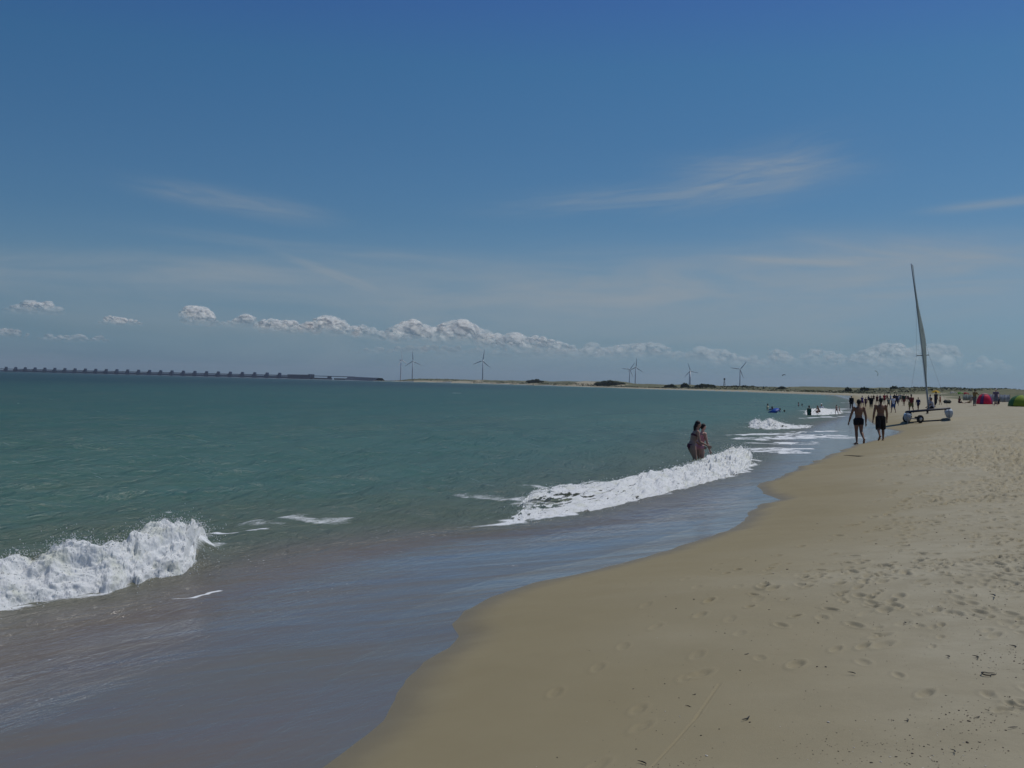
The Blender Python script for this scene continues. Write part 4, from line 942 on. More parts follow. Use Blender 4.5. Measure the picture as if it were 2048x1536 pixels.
person((p.x, p.y, -.05), R_(100), 1.3, 'small child crouching in the shallow wash below the white cap', 'tan', lean=.5, hipL=(1.5, 2.3, .15), hipR=(1.5, 2.3, .15), armL=(.6, .2, .3, 0), armR=(.6, .2, .3, 0), trunks=((.03, .03, .04), .04, .4, 0), group=WG)
for (px, yb, yt, hh, lab, rz) in [(1673, 829, 809, 1.5, 'tan child with bent knees walking out of the wash', 30), (1679, 827, 812, 1.35, 'blond child following the tan child in the wash', 60)]:
    q = at_z(px, yb, 0.0); h_ = min(hh, (yb - yt) / F * q.y * 1.03)
    person((q.x, q.y, -.04), R_(rz), h_, lab, 'pale', lean=.12, hipL=(.3, .3, .05), hipR=(-.25, .35, .05), armL=(-.3, .15, .3, 0), armR=(.4, .15, .4, 0), flat=(True, False), trunks=((.28, .16, .12), .04, .4, 0), hair=(((.03, .022, .016), 'short') if hh > 1.4 else ((.30, .20, .10), 'short')), group=WG)
q = at_z(1702.5, 818, 0.02)
person((q.x, q.y, 0.0), R_(170), 1.72 , 'slim person in a dark wetsuit and pale cap at the water beyond the men', 'tan', shirt=((.015, .018, .025), -.01, 1.8), trunks=((.015, .018, .025), .05, 1.9, 0), hat=(.55, .57, .56), armL=(0, .08, .1, 0), armR=(0, .08, .1, 0), group=WG)
# bodyboard under the blue swimmer
q = at_z(1548, 826, 0.0)
tb = thing('bodyboard', 'blue bodyboard tilted in the water with a rider behind it', 'bodyboard', (q.x, q.y, .05), R_(-62))
bm = bmesh.new(); prof = [(-.27, -.5), (-.29, .2), (-.2, .48), (0, .55), (.2, .48), (.29, .2), (.27, -.5), (0, -.42)]
a = [bm.verts.new((x, y, .03)) for x, y in prof]; b = [bm.verts.new((x, y, -.03)) for x, y in prof]; bm.faces.new(a); bm.faces.new(b[::-1])
for i in range(8): bm.faces.new((a[i], b[i], b[(i + 1) % 8], a[(i + 1) % 8]))
o = mesh('deck', bm, M('board_blue', (.02, .07, .32), .5), tb); o.rotation_euler = (R_(28), R_(18), 0); o.location = (0, 0, .12)
bm = bmesh.new(); tube(bm, [(0, .40, .16), (.06, .5, .26), (.02, .62, .12)], [.012] * 3, 6); mesh('leash', bm, M('leash_black', (.02, .02, .02), .6), tb)
q2 = q + Vector((.35, .9, 0))
person((q2.x, q2.y, -.62), R_(120), 1.5, 'rider in a blue top lying low over the blue bodyboard', 'tan', lean=.9, hipL=(-.3, .2, .1), hipR=(-.2, .3, .1), armL=(1.2, .3, .2, 0), armR=(1.2, .3, .2, 0), shirt=((.02, .06, .28), -.01, 1.3), trunks=((.02, .03, .06), .05, .7, 0), group=WG)

# --- walkers and groups along the beach
BG = 'people along the beach beyond the men'
def walker(px, yb, yt, label, top=None, low=None, rz=0, skin='tan', ph=1, hat=None, hair=((.03, .022, .016), 'short'), fem=0.0, slv=.5, llen=.8):
    q = ground(px, yb); h_ = max(1.1, min(1.86, (yb - yt) / F * q.y))
    a = .30 * ph * random.uniform(.35, 1.1); ab1, ab2 = random.uniform(.03, .15), random.uniform(.03, .15); rz += random.uniform(-14, 14)
    return person(q, R_(rz), h_, label, skin, lean=.04, hipL=(a, .12, .04), hipR=(-a, .35, .04), armL=(-a, ab1, random.uniform(.1, .5), 0), armR=(a, ab2, random.uniform(.1, .6), 0), head=(random.uniform(-.5, .5), 0), flat=(True, False), shirt=(top, -.01, slv) if top else None, trunks=((*low,), .05, llen, .008) if low else ((.02, .02, .03), .03, .4, 0), hat=hat, hair=hair, fem=fem, group=BG)
walker(1724, 814, 791, 'person in violet-blue top just behind the left man', (.07, .05, .22), (.10, .05, .14), 10, fem=.5)
walker(1731, 814, 794, 'dark-haired person in purple beside the violet-blue one', (.09, .03, .08), (.05, .02, .04), 0, ph=-1)
walker(1742, 818, 791, 'person in black with a white spot on the chest between the two men', (.012, .013, .018), (.014, .014, .02), 170, llen=1.7, slv=1.6)
walker(1754, 810, 789, 'slim person in dark red left of the right man', (.11, .025, .03), (.04, .02, .02), 0, fem=.3)
walker(1768.5, 808, 787, 'person in bright red above the head of the right man', (.36, .03, .045), (.10, .02, .03), 0, ph=-1)
walker(1777, 816, 795, 'person in grey-green top and black shorts right of the man in long shorts', (.13, .16, .15), (.015, .014, .013), 15)
walker(1786, 826, 791, 'person in white shirt and blue shorts walking away on the sand', (.60, .62, .72), (.035, .08, .20), 5, ph=1, llen=.95)
walker(1793, 812, 787, 'person in dark navy behind the white-shirted walker', (.02, .028, .07), (.02, .022, .05), 0, llen=1.7)
walker(1800, 804, 787, 'person in teal among the far group', (.05, .12, .14), (.03, .04, .06), 30)
walker(1804, 803, 788, 'person in grey at the right of the far group', (.16, .17, .19), (.03, .03, .04), -20, ph=-1)
walker(1781, 806, 788, 'person in pale blue top behind the white-shirted walker', (.28, .36, .48), (.10, .12, .2), 20)
walker(1737, 806, 790, 'distant person in dark blue between the purple and the black-clothed walkers', (.025, .03, .08), (.03, .03, .05), 10)
walker(1747, 804, 789, 'distant person in brown just right of the black-clothed walker', (.10, .06, .04), (.04, .03, .03), -10, ph=-1)
walker(1760, 804, 789, 'distant person in greyish blue between the dark red and bright red ones', (.12, .15, .2), (.05, .05, .07), 0)
walker(1774, 803, 788, 'distant person in maroon right of the bright red one', (.14, .03, .05), (.04, .03, .04), 0, ph=-1)
walker(1789, 803, 787, 'distant person in black behind the dark navy one', (.015, .016, .02), (.015, .016, .02), 20)
walker(1797, 806, 788, 'distant person in white and blue between the navy and the teal ones', (.5, .52, .58), (.04, .07, .18), -15, ph=-1)
walker(1816, 804, 790, 'distant person in dark grey left of the broad brownish red one', (.06, .06, .065), (.04, .04, .05), 5)
walker(1812, 803, 789, 'distant person in pale pink walking on the beach', (.5, .3, .3), (.2, .12, .12), 0)
walker(1807.5, 812, 787, 'person in a dark green top and red bag stride near the group', (.02, .045, .035), (.16, .05, .045), 0, ph=-1)
walker(1822, 826, 788, 'broad person in brownish red shirt and olive shorts by the boat', (.15, .035, .035), (.12, .115, .05), 5, slv=.6, llen=.9)
walker(1836, 820, 794, 'child in navy blue walking past the boat bow', (.022, .03, .085), (.02, .024, .05), 0, ph=-1, slv=1.2)
walker(1860, 819, 789, 'person in a whitish top standing at the boat mast', (.42, .43, .48), (.30, .30, .36), 90, ph=.3, llen=1.5)
walker(1871, 815, 783, 'person in black and white under the yellow parasol behind the boat', (.03, .025, .04), (.02, .018, .03), -60, ph=.4, llen=1.6)
walker(1880, 810, 790, 'person in orange-red right of the mast', (.32, .07, .05), (.25, .10, .05), 40, ph=.6)
p = ground(1866, 827)
person(p + Vector((.1, .3, .35)), R_(70), 1.65, 'person in dark clothes sitting on the boat beam at the mast', 'tan', lean=.25, hipL=(1.3, 1.2, .1), hipR=(1.2, 1.3, .1), armL=(.4, .2, .5, 0), armR=(.5, .2, .4, 0), shirt=((.30, .30, .36), -.01, .6), trunks=((.015, .014, .02), .05, 1.7, 0), seat=.12, group=BG)
def sitter(px, yb, label, top=None, low=None, rz=90, skin='tan', legs_=(1.45, .25), lean=.1, hat=None, h=1.65, hair=((.03, .022, .016), 'short')):
    q = ground(px, yb)
    return person(q, R_(rz), h, label, skin, lean=lean, hipL=(legs_[0], legs_[1], .08), hipR=(legs_[0], legs_[1] + .3, .08), armL=(.1, .25, .2, 0), armR=(.3, .2, .3, 0), flat=(False, False), seat=.085 * h, shirt=(top, -.01, .5) if top else None, trunks=((*(low or (.03, .03, .05)),), .05, .6, .005), hat=hat, hair=hair, group='people sitting by the tents')
sitter(1918, 806.5, 'bather in dark red sitting on the berm with legs stretched right', (.12, .025, .03), None, -85)
sitter(1939, 806.5, 'sunbather leaning back beside the standing person near the red tent', None, (.25, .16, .07), 80, 'pale', lean=-.5)
q = ground(1949, 812)
person(q, R_(-60), 1.75, 'person in mustard top and grey trousers standing left of the red tent', 'tan', lean=.05, hipL=(.1, .1, .08), hipR=(-.1, .1, .08), armL=(.2, .15, .3, 0), armR=(.7, .2, .9, .2), shirt=((.22, .15, .06), -.01, .6), trunks=((.12, .125, .13), .05, 1.8, .0), group='people standing by the tents')
q = ground(1991.5, 812)
person(q, R_(150), 1.78, 'person in violet-grey shirt and pale hat behind the red tent', 'pink', lean=.2, armL=(.5, .2, .4, 0), armR=(.3, .2, .4, 0), shirt=((.13, .10, .17), -.01, .6), trunks=((.16, .17, .22), .05, 1.0, .01), hat=(.55, .45, .45), group='people standing by the tents')
sitter(1997, 809, 'person in navy sitting right of the red tent', (.02, .026, .07), (.08, .02, .02), 100)

# ================================================================== tents, windbreaks, parasol, kites
def dome_panel(bm, R, H, a0, a1, e0, e1, nA=14, nE=8, thick=.02, off=0):
    """part of a dome shell between two azimuths and elevations"""
    g = []
    for layer in (0, thick):
        g.append([[bm.verts.new(((R[0] - layer) * math.cos(a) * math.cos(e) ** .8, (R[1] - layer) * math.sin(a) * math.cos(e) ** .8, (H - layer) * math.sin(e) + off)) for a in np.linspace(a0, a1, nA)] for e in np.linspace(e0, e1, nE)])
    for L_, fl in ((g[0], False), (g[1], True)):
        for i in range(nE - 1):
            for j in range(nA - 1):
                f = (L_[i][j], L_[i][j + 1], L_[i + 1][j + 1], L_[i + 1][j]); bm.faces.new(f[::-1] if fl else f)
    for i in range(nE - 1):
        for j in (0, nA - 1): bm.faces.new((g[0][i][j], g[0][i + 1][j], g[1][i + 1][j], g[1][i][j]))
    for i in (0, nE - 1):
        for j in range(nA - 1): bm.faces.new((g[0][i][j], g[0][i][j + 1], g[1][i][j + 1], g[1][i][j]))
q = ground(1969, 808.5); sc = q.y / F
t = thing('beach_tent', 'red pop-up beach tent with purple sides on the berm', 'tent', q, R_(10))
Wd, Hh = 16.5 * sc, 21 * sc
red = M('tent_red', (.80, .02, .08), .6, trans=.25); pur = M('tent_purple', (.12, .03, .16), .6, trans=.2); pink = M('tent_pink', (.62, .30, .32), .6, trans=.25)
bm = bmesh.new(); dome_panel(bm, (Wd, Wd * .8), Hh, R_(-125), R_(-62), 0.0, 1.45); mesh('front_panel', bm, red, t)
bm = bmesh.new(); dome_panel(bm, (Wd, Wd * .8), Hh, R_(-62), R_(-40), 0.0, 1.45, 6); dome_panel(bm, (Wd, Wd * .8), Hh, R_(-150), R_(-125), 0.0, 1.3, 6); mesh('side_panel', bm, pur, t)
bm = bmesh.new(); dome_panel(bm, (Wd, Wd * .8), Hh, R_(-40), R_(210), 0.0, 1.45, 26); mesh('back_panel', bm, red, t)
bm = bmesh.new(); dome_panel(bm, (Wd * 1.01, Wd * .81), Hh * 1.03, R_(-180), R_(180), 1.2, 1.56, 26, 4); mesh('roof_cap', bm, pink, t)
for s_ in (-1, 1):
    bm = bmesh.new(); tube(bm, [(s_ * Wd * math.cos(e) ** .8 * .72, -Wd * .8 * math.cos(e) ** .8 * .66, Hh * 1.01 * math.sin(e)) for e in np.linspace(0, 1.5, 12)], [.02] * 12, 6); mesh('pole', bm, M('tent_pole', (.2, .2, .22), .4), t)
q = ground(2046, 813); sc = q.y / F
t = thing('beach_tent', 'green dome tent with a yellow-green stripe at the right edge', 'tent', q, R_(20))
Wd, Hh = 28 * sc, 23 * sc
bm = bmesh.new(); dome_panel(bm, (Wd, Wd), Hh, R_(-175), R_(-128), 0.0, 1.5, 12); mesh('stripe_panel', bm, M('tent_lime', (.26, .36, .03), .6, trans=.25), t)
bm = bmesh.new(); dome_panel(bm, (Wd, Wd), Hh, R_(-128), R_(-70), 0.0, 1.5, 14); mesh('door_panel', bm, M('tent_teal', (.02, .085, .09), .6, trans=.1), t)
bm = bmesh.new(); dome_panel(bm, (Wd, Wd), Hh, R_(-70), R_(185), 0.0, 1.5, 26); mesh('back_panel', bm, M('tent_green', (.05, .16, .05), .6, trans=.2), t)
bm = bmesh.new(); tube(bm, [(Wd * 1.01 * math.cos(e) ** .8 * math.cos(R_(-128)), Wd * 1.01 * math.cos(e) ** .8 * math.sin(R_(-128)), Hh * 1.01 * math.sin(e)) for e in np.linspace(0, 1.5, 12)], [.02] * 12, 6); mesh('pole', bm, M('tent_pole', (.2, .2, .22), .4), t)
def windbreak(u0, u1, yb, yt, D, col, label, n=4):
    A, B = polar(u0, D), polar(u1, D * 1.02); za, zb_ = gz(A.x, A.y), gz(B.x, B.y); h = (yb - yt) / F * D
    t = thing('windbreak', label, 'windbreak', (A.x, A.y, za), math.atan2(B.y - A.y, B.x - A.x), 'windbreaks behind the tents'); L = (B - A).length
    bm = bmesh.new(); g = []
    for i in range(n * 8 + 1):
        x = L * i / (n * 8); y = .10 * math.sin(i / 8 * math.pi) ** 2 * (1 if (i // 8) % 2 else -1) * .8
        sag = -.06 * math.sin((i % 8) / 8 * math.pi) * h
        g.append([bm.verts.new((x, y + dy, z)) for dy, z in ((0, .03), (0, h + sag), (.012, h + sag), (.012, .03))])
    for a, b in zip(g, g[1:]):
        for k in range(4): bm.faces.new((a[k], a[(k + 1) % 4], b[(k + 1) % 4], b[k]))
    mesh('cloth', bm, M('windbreak_cloth', col, .85, .1, .2, 2, trans=.2), t)
    for k in range(n + 1):
        bm = bmesh.new(); tube(bm, [(L * k / n, -.03, -.3), (L * k / n, -.03, h + .12)], [.02, .018], 8); mesh('pole', bm, M('windbreak_pole', (.35, .28, .18), .7), t)
windbreak(1980, 2020, 806, 790, 152, (.22, .25, .30), 'grey-blue windbreak between the red and green tents')
windbreak(1926, 1948, 803, 791, 175, (.17, .20, .20), 'dull green-grey windbreak behind the mustard-topped person', 3)
q = ground(1871, 806); t = thing('parasol', 'bright yellow parasol behind the boat mast', 'parasol', q)
sc = q.y / F; Hp = (q.z * 0 + 1) * (806 - 780) * sc; Rp = 9.5 * sc
bm = bmesh.new(); N_ = 16; apex = bm.verts.new((0, 0, Hp)); r1 = [bm.verts.new((Rp * .55 * math.cos(k * math.tau / N_), Rp * .55 * math.sin(k * math.tau / N_), Hp - Rp * .2)) for k in range(N_)]
r2 = [bm.verts.new((Rp * (1 - .05 * (k % 2)) * math.cos(k * math.tau / N_), Rp * (1 - .05 * (k % 2)) * math.sin(k * math.tau / N_), Hp - Rp * .55)) for k in range(N_)]
for k in range(N_):
    j = (k + 1) % N_; bm.faces.new((apex, r1[k], r1[j])); bm.faces.new((r1[k], r2[k], r2[j], r1[j]))
bmesh.ops.solidify(bm, geom=bm.faces[:], thickness=.015); mesh('canopy', bm, M('parasol_yellow', (.70, .52, .04), .6, trans=.3), t, smooth=False)
bm = bmesh.new(); tube(bm, [(0, 0, -.3), (0, 0, Hp + .05)], [.022, .02], 8); mesh('pole', bm, M('parasol_pole', (.6, .6, .6), .5), t)
# kites lying on the sand and in the air
def kite(loc, rz, span, chord, col, label, tilt=(0, 0), lie=True, col2=None):
    t = thing('kite', label, 'kite', loc, rz, 'kites'); n = 14
    bm = bmesh.new(); g = []
    for i in range(n + 1):
        a = R_(-78 + 156 * i / n); c = chord * (1 - .75 * abs(2 * i / n - 1) ** 2.2)
        x, z = span / 2 * math.sin(a), span * .36 * math.cos(a)
        g.append([bm.verts.new((x, y * c, z + .06 * c * math.sin((y + .5) * math.pi))) for y in np.linspace(-.5, .5, 5)])
    for a, b in zip(g, g[1:]):
        for k in range(4): bm.faces.new((a[k], a[k + 1], b[k + 1], b[k]))
    bmesh.ops.solidify(bm, geom=bm.faces[:], thickness=.02); o = mesh('canopy', bm, M('kite_cloth', col, .6, trans=.25), t)
    bm = bmesh.new(); tube(bm, [(span / 2 * math.sin(R_(-78 + 156 * i / n)), -.5 * chord * (1 - .75 * abs(2 * i / n - 1) ** 2.2), span * .36 * math.cos(R_(-78 + 156 * i / n))) for i in range(n + 1)], [chord * .06] * (n + 1), 8); e = mesh('leading_edge', bm, M('kite_edge', col2 or col, .6), t)
    for k in (o, e): k.rotation_euler = (tilt[0], tilt[1], 0)
for (u, D, w_, h_, cc, lab) in [(1906, 300, 13, 5, (.62, .60, .55), 'pale kite lying on the sand, left of the bright green one'), (1921, 295, 10, 5.5, (.16, .42, .05), 'bright green kite lying on the sand'), (1932.5, 290, 10, 6, (.55, .10, .10), 'red kite lying on the sand right of the green one')]:
    p = polar(u, D); z = gz(p.x, p.y); ztop = EYE + (HZ(u) - 782.5) / F * D
    kite((p.x, p.y, max(z, ztop - h_ / F * D - .1)), R_(8), w_ / F * D, 1.4, cc, lab, tilt=(R_(12), 0))
p = at_y(1751, 747, 420); kite(p, R_(20), 2.3, .9, (.03, .04, .045), 'dark kite flying tilted above the beach left of the mast', tilt=(R_(35), R_(55)), col2=(.08, .16, .06))
p = at_y(1568, 752, 520); kite(p, R_(0), 2.0, .8, (.08, .09, .10), 'small dark kite seen as two dots above the far dunes', tilt=(R_(25), R_(-8)))
# dark cool box right of the boat
q = ground(1894.5, 807); t = thing('cool_bag', 'low dark bag lying on the sand between mast and seated people', 'bag', q, R_(10))
bm = bmesh.new(); box(bm, (0, 0, .22), (.95, .5, .42)); bmesh.ops.bevel(bm, geom=bm.edges[:], offset=.12, segments=3, affect='EDGES'); mesh('bag_body', bm, M('bag_dark', (.025, .035, .03), .7), t)
bm = bmesh.new(); tube(bm, [(-.3, 0, .40), (-.2, 0, .55), (.2, 0, .55), (.3, 0, .40)], [.02] * 4, 8); mesh('handle', bm, M('bag_strap', (.02, .02, .02), .7), t)

# ================================================================== beach catamaran on its trolley
pl, pr = ground(1823, 845), ground(1893, 838)
mid = (pl + pr) / 2
def catamaran():
    yaw = -math.atan2(mid.x, mid.y)
    slope = R_(7.2)
    t = thing('catamaran', 'white beach catamaran with its loose sail up, parked at the edge of the sand', 'sailing boat', mid + Vector((0, 0, -.13)))
    t.rotation_euler = Matrix.Rotation(yaw, 3, 'Z').to_4x4().to_euler()
    rotm = Matrix.Rotation(-slope, 4, 'Y')
    gel = M('hull_white', (.46, .49, .51), .3, .5, .04, 3); alu = M('beam_black', (.035, .033, .04), .5, .4, .06, 6); blk = M('tramp_black', (.018, .017, .022), .8)
    hs = 35.5 / F * mid.length
    objs = []
    for s_ in (-1, 1):
        bm = bmesh.new(); rings = []
        for i, y in enumerate(np.linspace(-2.6, 2.9, 15)):
            f = (y + 2.6) / 5.5; w_ = .235 * (1 - max(0, (f - .45) / .55) ** 2.2 * .93) * (1 - .12 * max(0, .2 - f) / .2); top = .70 + .08 * f ** 2; bot = .18 + .06 * (1 - f) ** 3 + .22 * max(0, f - .6) ** 1.5
            rings.append([bm.verts.new((s_ * hs + x * w_, y, bot + (top - bot) * z)) for x, z in ((-.85, 1), (-1, .85), (-.98, .5), (-.6, .12), (0, 0), (.6, .12), (.98, .5), (1, .85), (.85, 1))])
        for a, b in zip(rings, rings[1:]):
            for k in range(9): bm.faces.new((a[k], a[(k + 1) % 9], b[(k + 1) % 9], b[k]))
        bm.faces.new(rings[0]); bm.faces.new(rings[-1][::-1]); objs.append(mesh('hull', bm, gel, t))
        bm = bmesh.new(); box(bm, (s_ * hs, -2.72, .42), (.04, .22, .75)); bmesh.ops.bevel(bm, geom=bm.edges[:], offset=.012, segments=2, affect='EDGES'); objs.append(mesh('rudder', bm, M('rudder_grey', (.30, .31, .32), .5), t, smooth=False))
    for y in (-1.35, 0.75):
        bm = bmesh.new(); tube(bm, [(-hs - .1, y, .80), (hs + .1, y, .80)], [.055, .055], 12); objs.append(mesh('crossbeam', bm, alu, t))
    bm = bmesh.new(); n = 10; g = [[bm.verts.new((-hs + .1 + (2 * hs - .2) * i / n, -1.35 + 2.1 * j / n, .80 - .03 * math.sin(i / n * math.pi) * math.sin(j / n * math.pi))) for i in range(n + 1)] for j in range(n + 1)]
    for j in range(n):
        for i in range(n): bm.faces.new((g[j][i], g[j][i + 1], g[j + 1][i + 1], g[j + 1][i]))
    bmesh.ops.solidify(bm, geom=bm.faces[:], thickness=.10); objs.append(mesh('trampoline', bm, blk, t))
    # the mast and sail measured from the photo, expressed in the boat's own frame
    D = mid.y + .75
    foot = at_y(1857.5, 818, D); tipm = at_y(1822.5, 527.5, D)
    inv = (Matrix.Translation(t.location) @ Matrix.Rotation(yaw, 4, 'Z')).inverted()
    fo, ti = inv @ foot, inv @ tipm; ax = ti - fo
    mast_pts = [fo + ax * f + Vector((.05 * math.sin(f * math.pi), 0, 0)) for f in np.linspace(0, 1, 9)]
    bm = bmesh.new(); tube(bm, mast_pts, [(.05, .075)] * 6 + [(.045, .065), (.04, .05), (.03, .035)], 12, side=(1, 0, 0)); mesh('mast', bm, M('mast_grey', (.34, .36, .38), .45, .5), t)
    # loose sail: luff up the mast, leech trailing towards the camera and bellied to the right
    edge = [(775, 1.0, 1.0), (752, 2.8, .9), (726, 6.5, .92), (697, 9.8, .95), (679, 11.2, .92), (660, 10.0, .84), (640, 7.5, .72), (615, 4.5, .55), (580, 2.6, .38), (550, 1.8, .22), (530, 1.2, .06)]
    bm = bmesh.new(); g = []
    for yy, bel, ch in edge:
        f = (818 - yy) / (818 - 527.5); lp = fo + ax * f; chord = 2.0 * ch; row = []
        for c in np.linspace(0, 1, 9):
            xo = 0.72 * (PIX(bel, D)) * (math.sin(c * math.pi * .62) ** 1.1) + .02 * math.sin(9 * f + 5 * c)
            row.append(bm.verts.new(lp + Vector((xo + .05, -chord * c - .06, -.18 * c * (1 - f)))))
        g.append(row)
    for a, b in zip(g, g[1:]):
        for k in range(8): bm.faces.new((a[k], a[k + 1], b[k + 1], b[k]))
    bmesh.ops.solidify(bm, geom=bm.faces[:], thickness=.012); mesh('sail', bm, M('sail_cloth', (.46, .51, .48), .7, .2, .06, 1.2, trans=.30), t)
    sl_, sr_ = inv @ at_y(1833, 711.5, D), inv @ at_y(1858, 710, D)
    for a, b in ((sl_, (sl_ + sr_) / 2), ((sl_ + sr_) / 2, sr_)):
        bm = bmesh.new(); tube(bm, [a, b], [.022, .026], 8); mesh('spreader', bm, alu, t)
    hound = fo + ax * .72
    for s_ in (-1, 1):
        bm = bmesh.new(); tube(bm, [rotm @ Vector((s_ * hs, .2, .78)), sl_ if s_ < 0 else sr_, hound], [.005] * 3, 6); mesh('shroud', bm, M('wire', (.25, .25, .26), .4), t)
    bm = bmesh.new(); tube(bm, [rotm @ Vector((0, 2.6, .72)), hound], [.008] * 2, 6); mesh('forestay', bm, M('wire', (.25, .25, .26), .4), t)
    for o in objs: o.matrix_local = rotm
    return t
catamaran()
# trolley
def trolley():
    wl = ground(1841, 846); wr_ = ground(1886, 838.5)
    ang = math.atan2(wr_.y - wl.y, wr_.x - wl.x)
    t = thing('boat_trolley', 'boat trolley with black balloon wheels and pale rims under the catamaran', 'boat trolley', wl + Vector((-.28, .45, .0)), R_(-68))
    L = .62
    tyre = M('tyre_black', (.014, .014, .016), .75); rimm = M('rim_white', (.48, .48, .46), .5)
    dz = 0.0
    for s_ in (-1, 1):
        c = Vector((s_ * L * .95, 0, .24 + s_ * dz)); bm = bmesh.new(); n = 28; ring = []
        for k in range(n):
            a = math.tau * k / n; ring.append([bm.verts.new(c + Vector((.085 * math.cos(b), (.175 + .075 * math.sin(b)) * math.cos(a), (.175 + .075 * math.sin(b)) * math.sin(a)))) for b in [math.tau * q / 10 for q in range(10)]])
        for k in range(n):
            for q in range(10): bm.faces.new((ring[k][q], ring[k][(q + 1) % 10], ring[(k + 1) % n][(q + 1) % 10], ring[(k + 1) % n][q]))
        w_ = mesh('wheel', bm, tyre, t)
        bm = bmesh.new(); tube(bm, [c + Vector((-.06, 0, 0)), c + Vector((.06, 0, 0))], [.115, .115], 20); mesh('rim', bm, rimm, w_)
    bm = bmesh.new(); tube(bm, [(-L, 0, .24 - dz), (L, 0, .24 + dz)], [.028, .028], 10); mesh('axle', bm, M('alloy_grey', (.18, .18, .19), .4), t)
    for s_ in (-1, 1):
        bm = bmesh.new(); box(bm, (s_ * L * .75, 0, .33 + s_ * dz), (.14, .6, .10)); bmesh.ops.bevel(bm, geom=bm.edges[:], offset=.03, segments=2, affect='EDGES'); mesh('cradle', bm, M('cradle_black', (.03, .03, .03), .7), t, smooth=False)
trolley()

# ================================================================== scraps of wrack on the sand, and a dark strip for a scarp's shade
def wrack(px, py, wpx, kind, label):
    p = ground(px, py); L = wpx / F * p.y
    bm = bmesh.new(); col = (.022, .02, .015)
    if kind == 'loop': pts = [Vector((.5 * L * math.cos(a), .34 * L * math.sin(a) * (1.4 if math.cos(a) < 0 else .8), .006 + .02 * L * (1 + math.sin(3 * a)))) for a in np.linspace(0.25, math.tau - .1, 22)] + [Vector((.62 * L, .16 * L, .01))]
    elif wpx < 50:
        d_ = random.uniform(-.5, .5); pts = [Vector((-L / 2, 0, .006))]
        for i in range(11): d_ += random.gauss(.16 if kind == 'arc' else -.16, .28); pts.append(pts[-1] + Vector((math.cos(d_), math.sin(d_), random.gauss(0, .06))) * L / 11)
        for q_ in pts: q_.z = max(.003, q_.z)
    else: pts = [Vector((L * (i / 9 - .5), L * .16 * math.sin(i / 9 * math.pi) * (1 if kind == 'arc' else -1) + .04 * L * math.sin(i * 2.1), .006 + .004 * math.sin(i * 1.1))) for i in range(10)]
    n = len(pts); tube(bm, pts, [L * (.012 + .034 * math.sin(math.pi * i / (n - 1))) * (.35 if wpx > 50 else 1) for i in range(n)], 8, side=(0, 0, 1))
    o = mesh('dark_strand', bm, M('seaweed', col, .5, .3, .3, 30), None, label=label, category='seaweed', group='dark scraps of seaweed on the sand')
    o.location = p; o.rotation_euler = (0, 0, random.uniform(-.25, .25))
for a in [(1978, 1350, 28, 'loop', 'dark loop of seaweed lying on the sand near the right edge'), (1963, 1317, 26, 'arc', 'thin dark curved strand just above the seaweed loop'), (2030, 1292, 24, 'bow', 'short thick dark strand at the right edge above the loop'),
          (2028, 1458, 24, 'arc', 'short dark strand low at the right edge'), (1912, 1500, 26, 'bow', 'dark strand at the bottom right corner of the sand'), (1958, 1437, 22, 'arc', 'dark strand among crumbs left of the low right-edge strand'),
          (1500, 1441, 34, 'arc', 'dark crescent strand low in the middle of the sand'), (1290, 1524, 30, 'bow', 'dark strand at the bottom edge below the drag line'), (1378, 1413, 16, 'bow', 'short dark strand beside the thin drag line'),
          (1391, 1391, 14, 'arc', 'short dark strand just above the one by the drag line'), (1720, 1349, 22, 'arc', 'faint thin dark strand in the middle of the dry sand'), (1826, 1440, 24, 'bow', 'thin dark strand left of the crumbly patch'), (1815, 1248, 18, 'arc', 'short dark strand above the footprints near the right side'),
          (1995, 1190, 30, 'bow', 'long dark strand on the footprinted sand at the right'), (1905, 1316, 22, 'arc', 'thin dark strand left of the seaweed loop'), (1498, 1310, 20, 'arc', 'small dark strand alone on smooth sand'), (1720, 912, 64, 'bow', 'long dark strip drawn for the shade of a slight scarp on the damp sand below the two men')]: wrack(*a)  # the last strip stands in for the shaded edge of a slight scarp

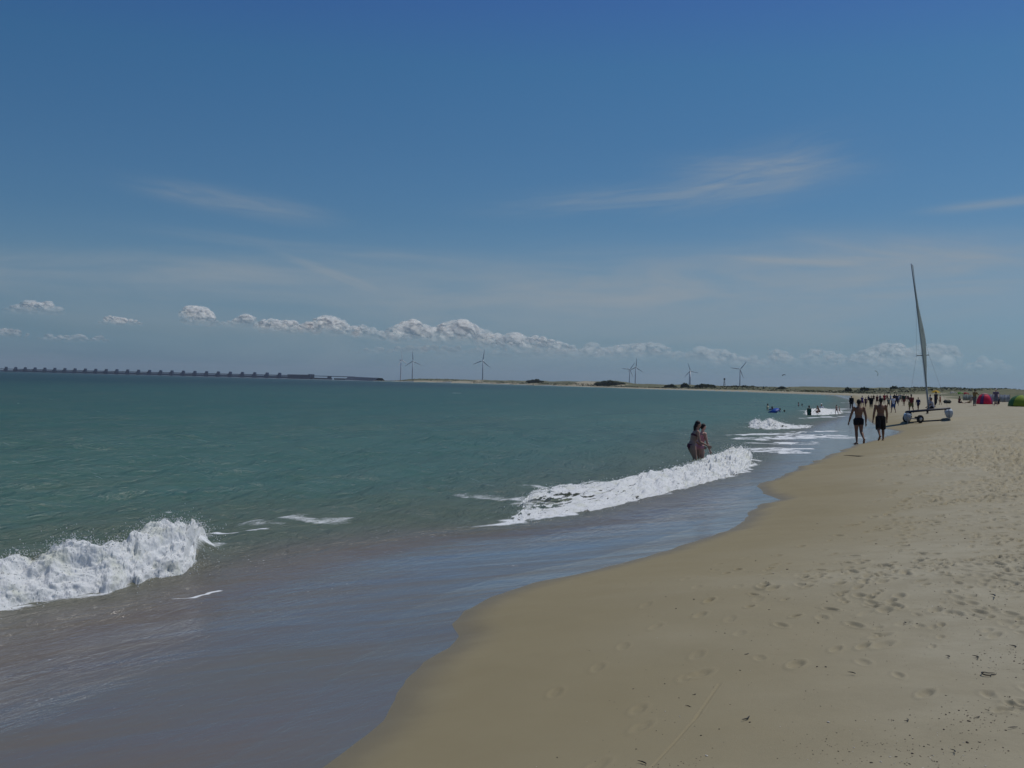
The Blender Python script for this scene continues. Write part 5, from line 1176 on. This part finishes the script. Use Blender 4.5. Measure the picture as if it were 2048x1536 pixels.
bm = bmesh.new(); bm2 = bmesh.new()
for _ in range(1500):
    if random.random() < .72:
        cx_, cy_, sp_ = random.choice([(1950, 1440, 60), (1900, 1260, 90), (1720, 1470, 80), (1330, 1490, 60), (1960, 1230, 70), (1850, 1120, 110), (2000, 1340, 50), (1880, 1510, 70), (1640, 1190, 120)])
        px_, py_ = random.gauss(cx_, sp_), random.gauss(cy_, sp_ * .33)
    else: px_, py_ = random.uniform(900, 2048), random.uniform(980, 1536)
    if not (0 < px_ < 2100 and 900 < py_ < 1560): continue
    p = at_z(px_, py_, .45); 
    if shore_s(p.x, p.y)[0] < 1.2: continue
    j_ = int(np.searchsorted(th, math.atan2(p.x, p.y))); i_ = int(np.searchsorted(rr, math.hypot(p.x, p.y))); z_ = float(ZL[i_, j_])
    r_ = random.uniform(.0010, .0026) * (1 + random.random() ** 5 * 1.5) * max(1, p.y / 8)
    b_ = bm if random.random() < .88 else bm2
    bmesh.ops.create_icosphere(b_, subdivisions=1, radius=1.0, matrix=Matrix.Translation((p.x, p.y, z_ + r_ * .3)) @ Matrix.Rotation(random.uniform(0, 3), 4, 'Z') @ Matrix.Diagonal((r_ * random.uniform(1, 2.2), r_, r_ * .6, 1)))
mesh('shell_grit', bm, M('grit_dark', (.105, .082, .058), .8, var=.4, scale=30), None, smooth=False, kind='stuff', label='dark bits of shell and wood scattered on the sand', category='beach grit')
mesh('shell_grit', bm2, M('grit_pale', (.60, .55, .46), .6, var=.2, scale=30), None, smooth=False, kind='stuff', label='pale bits of shell scattered on the sand', category='beach grit')

# ================================================================== the air between here and the far shore
bm = bmesh.new(); x0, x1, y0, y1, z0, z1 = -16000, 16000, -14500, 14500, -5.0, 150.0
bmesh.ops.create_cube(bm, size=1.0, matrix=Matrix.Translation(((x0 + x1) / 2, (y0 + y1) / 2, (z0 + z1) / 2)) @ Matrix.Diagonal((x1 - x0, y1 - y0, z1 - z0, 1)))
hm = bpy.data.materials.new('haze'); hm.use_nodes = True; hn = hm.node_tree; hn.nodes.remove(hn.nodes['Principled BSDF'])
pv = hn.nodes.new('ShaderNodeVolumePrincipled'); pv.inputs['Color'].default_value = (.80, .90, 1.0, 1); pv.inputs['Density'].default_value = 0.00005; pv.inputs['Anisotropy'].default_value = 0.3
hn.links.new(pv.outputs[0], hn.nodes['Material Output'].inputs['Volume'])
hz_o = mesh('haze', bm, hm, None, smooth=False, kind='stuff', label='pale sea haze', category='haze')
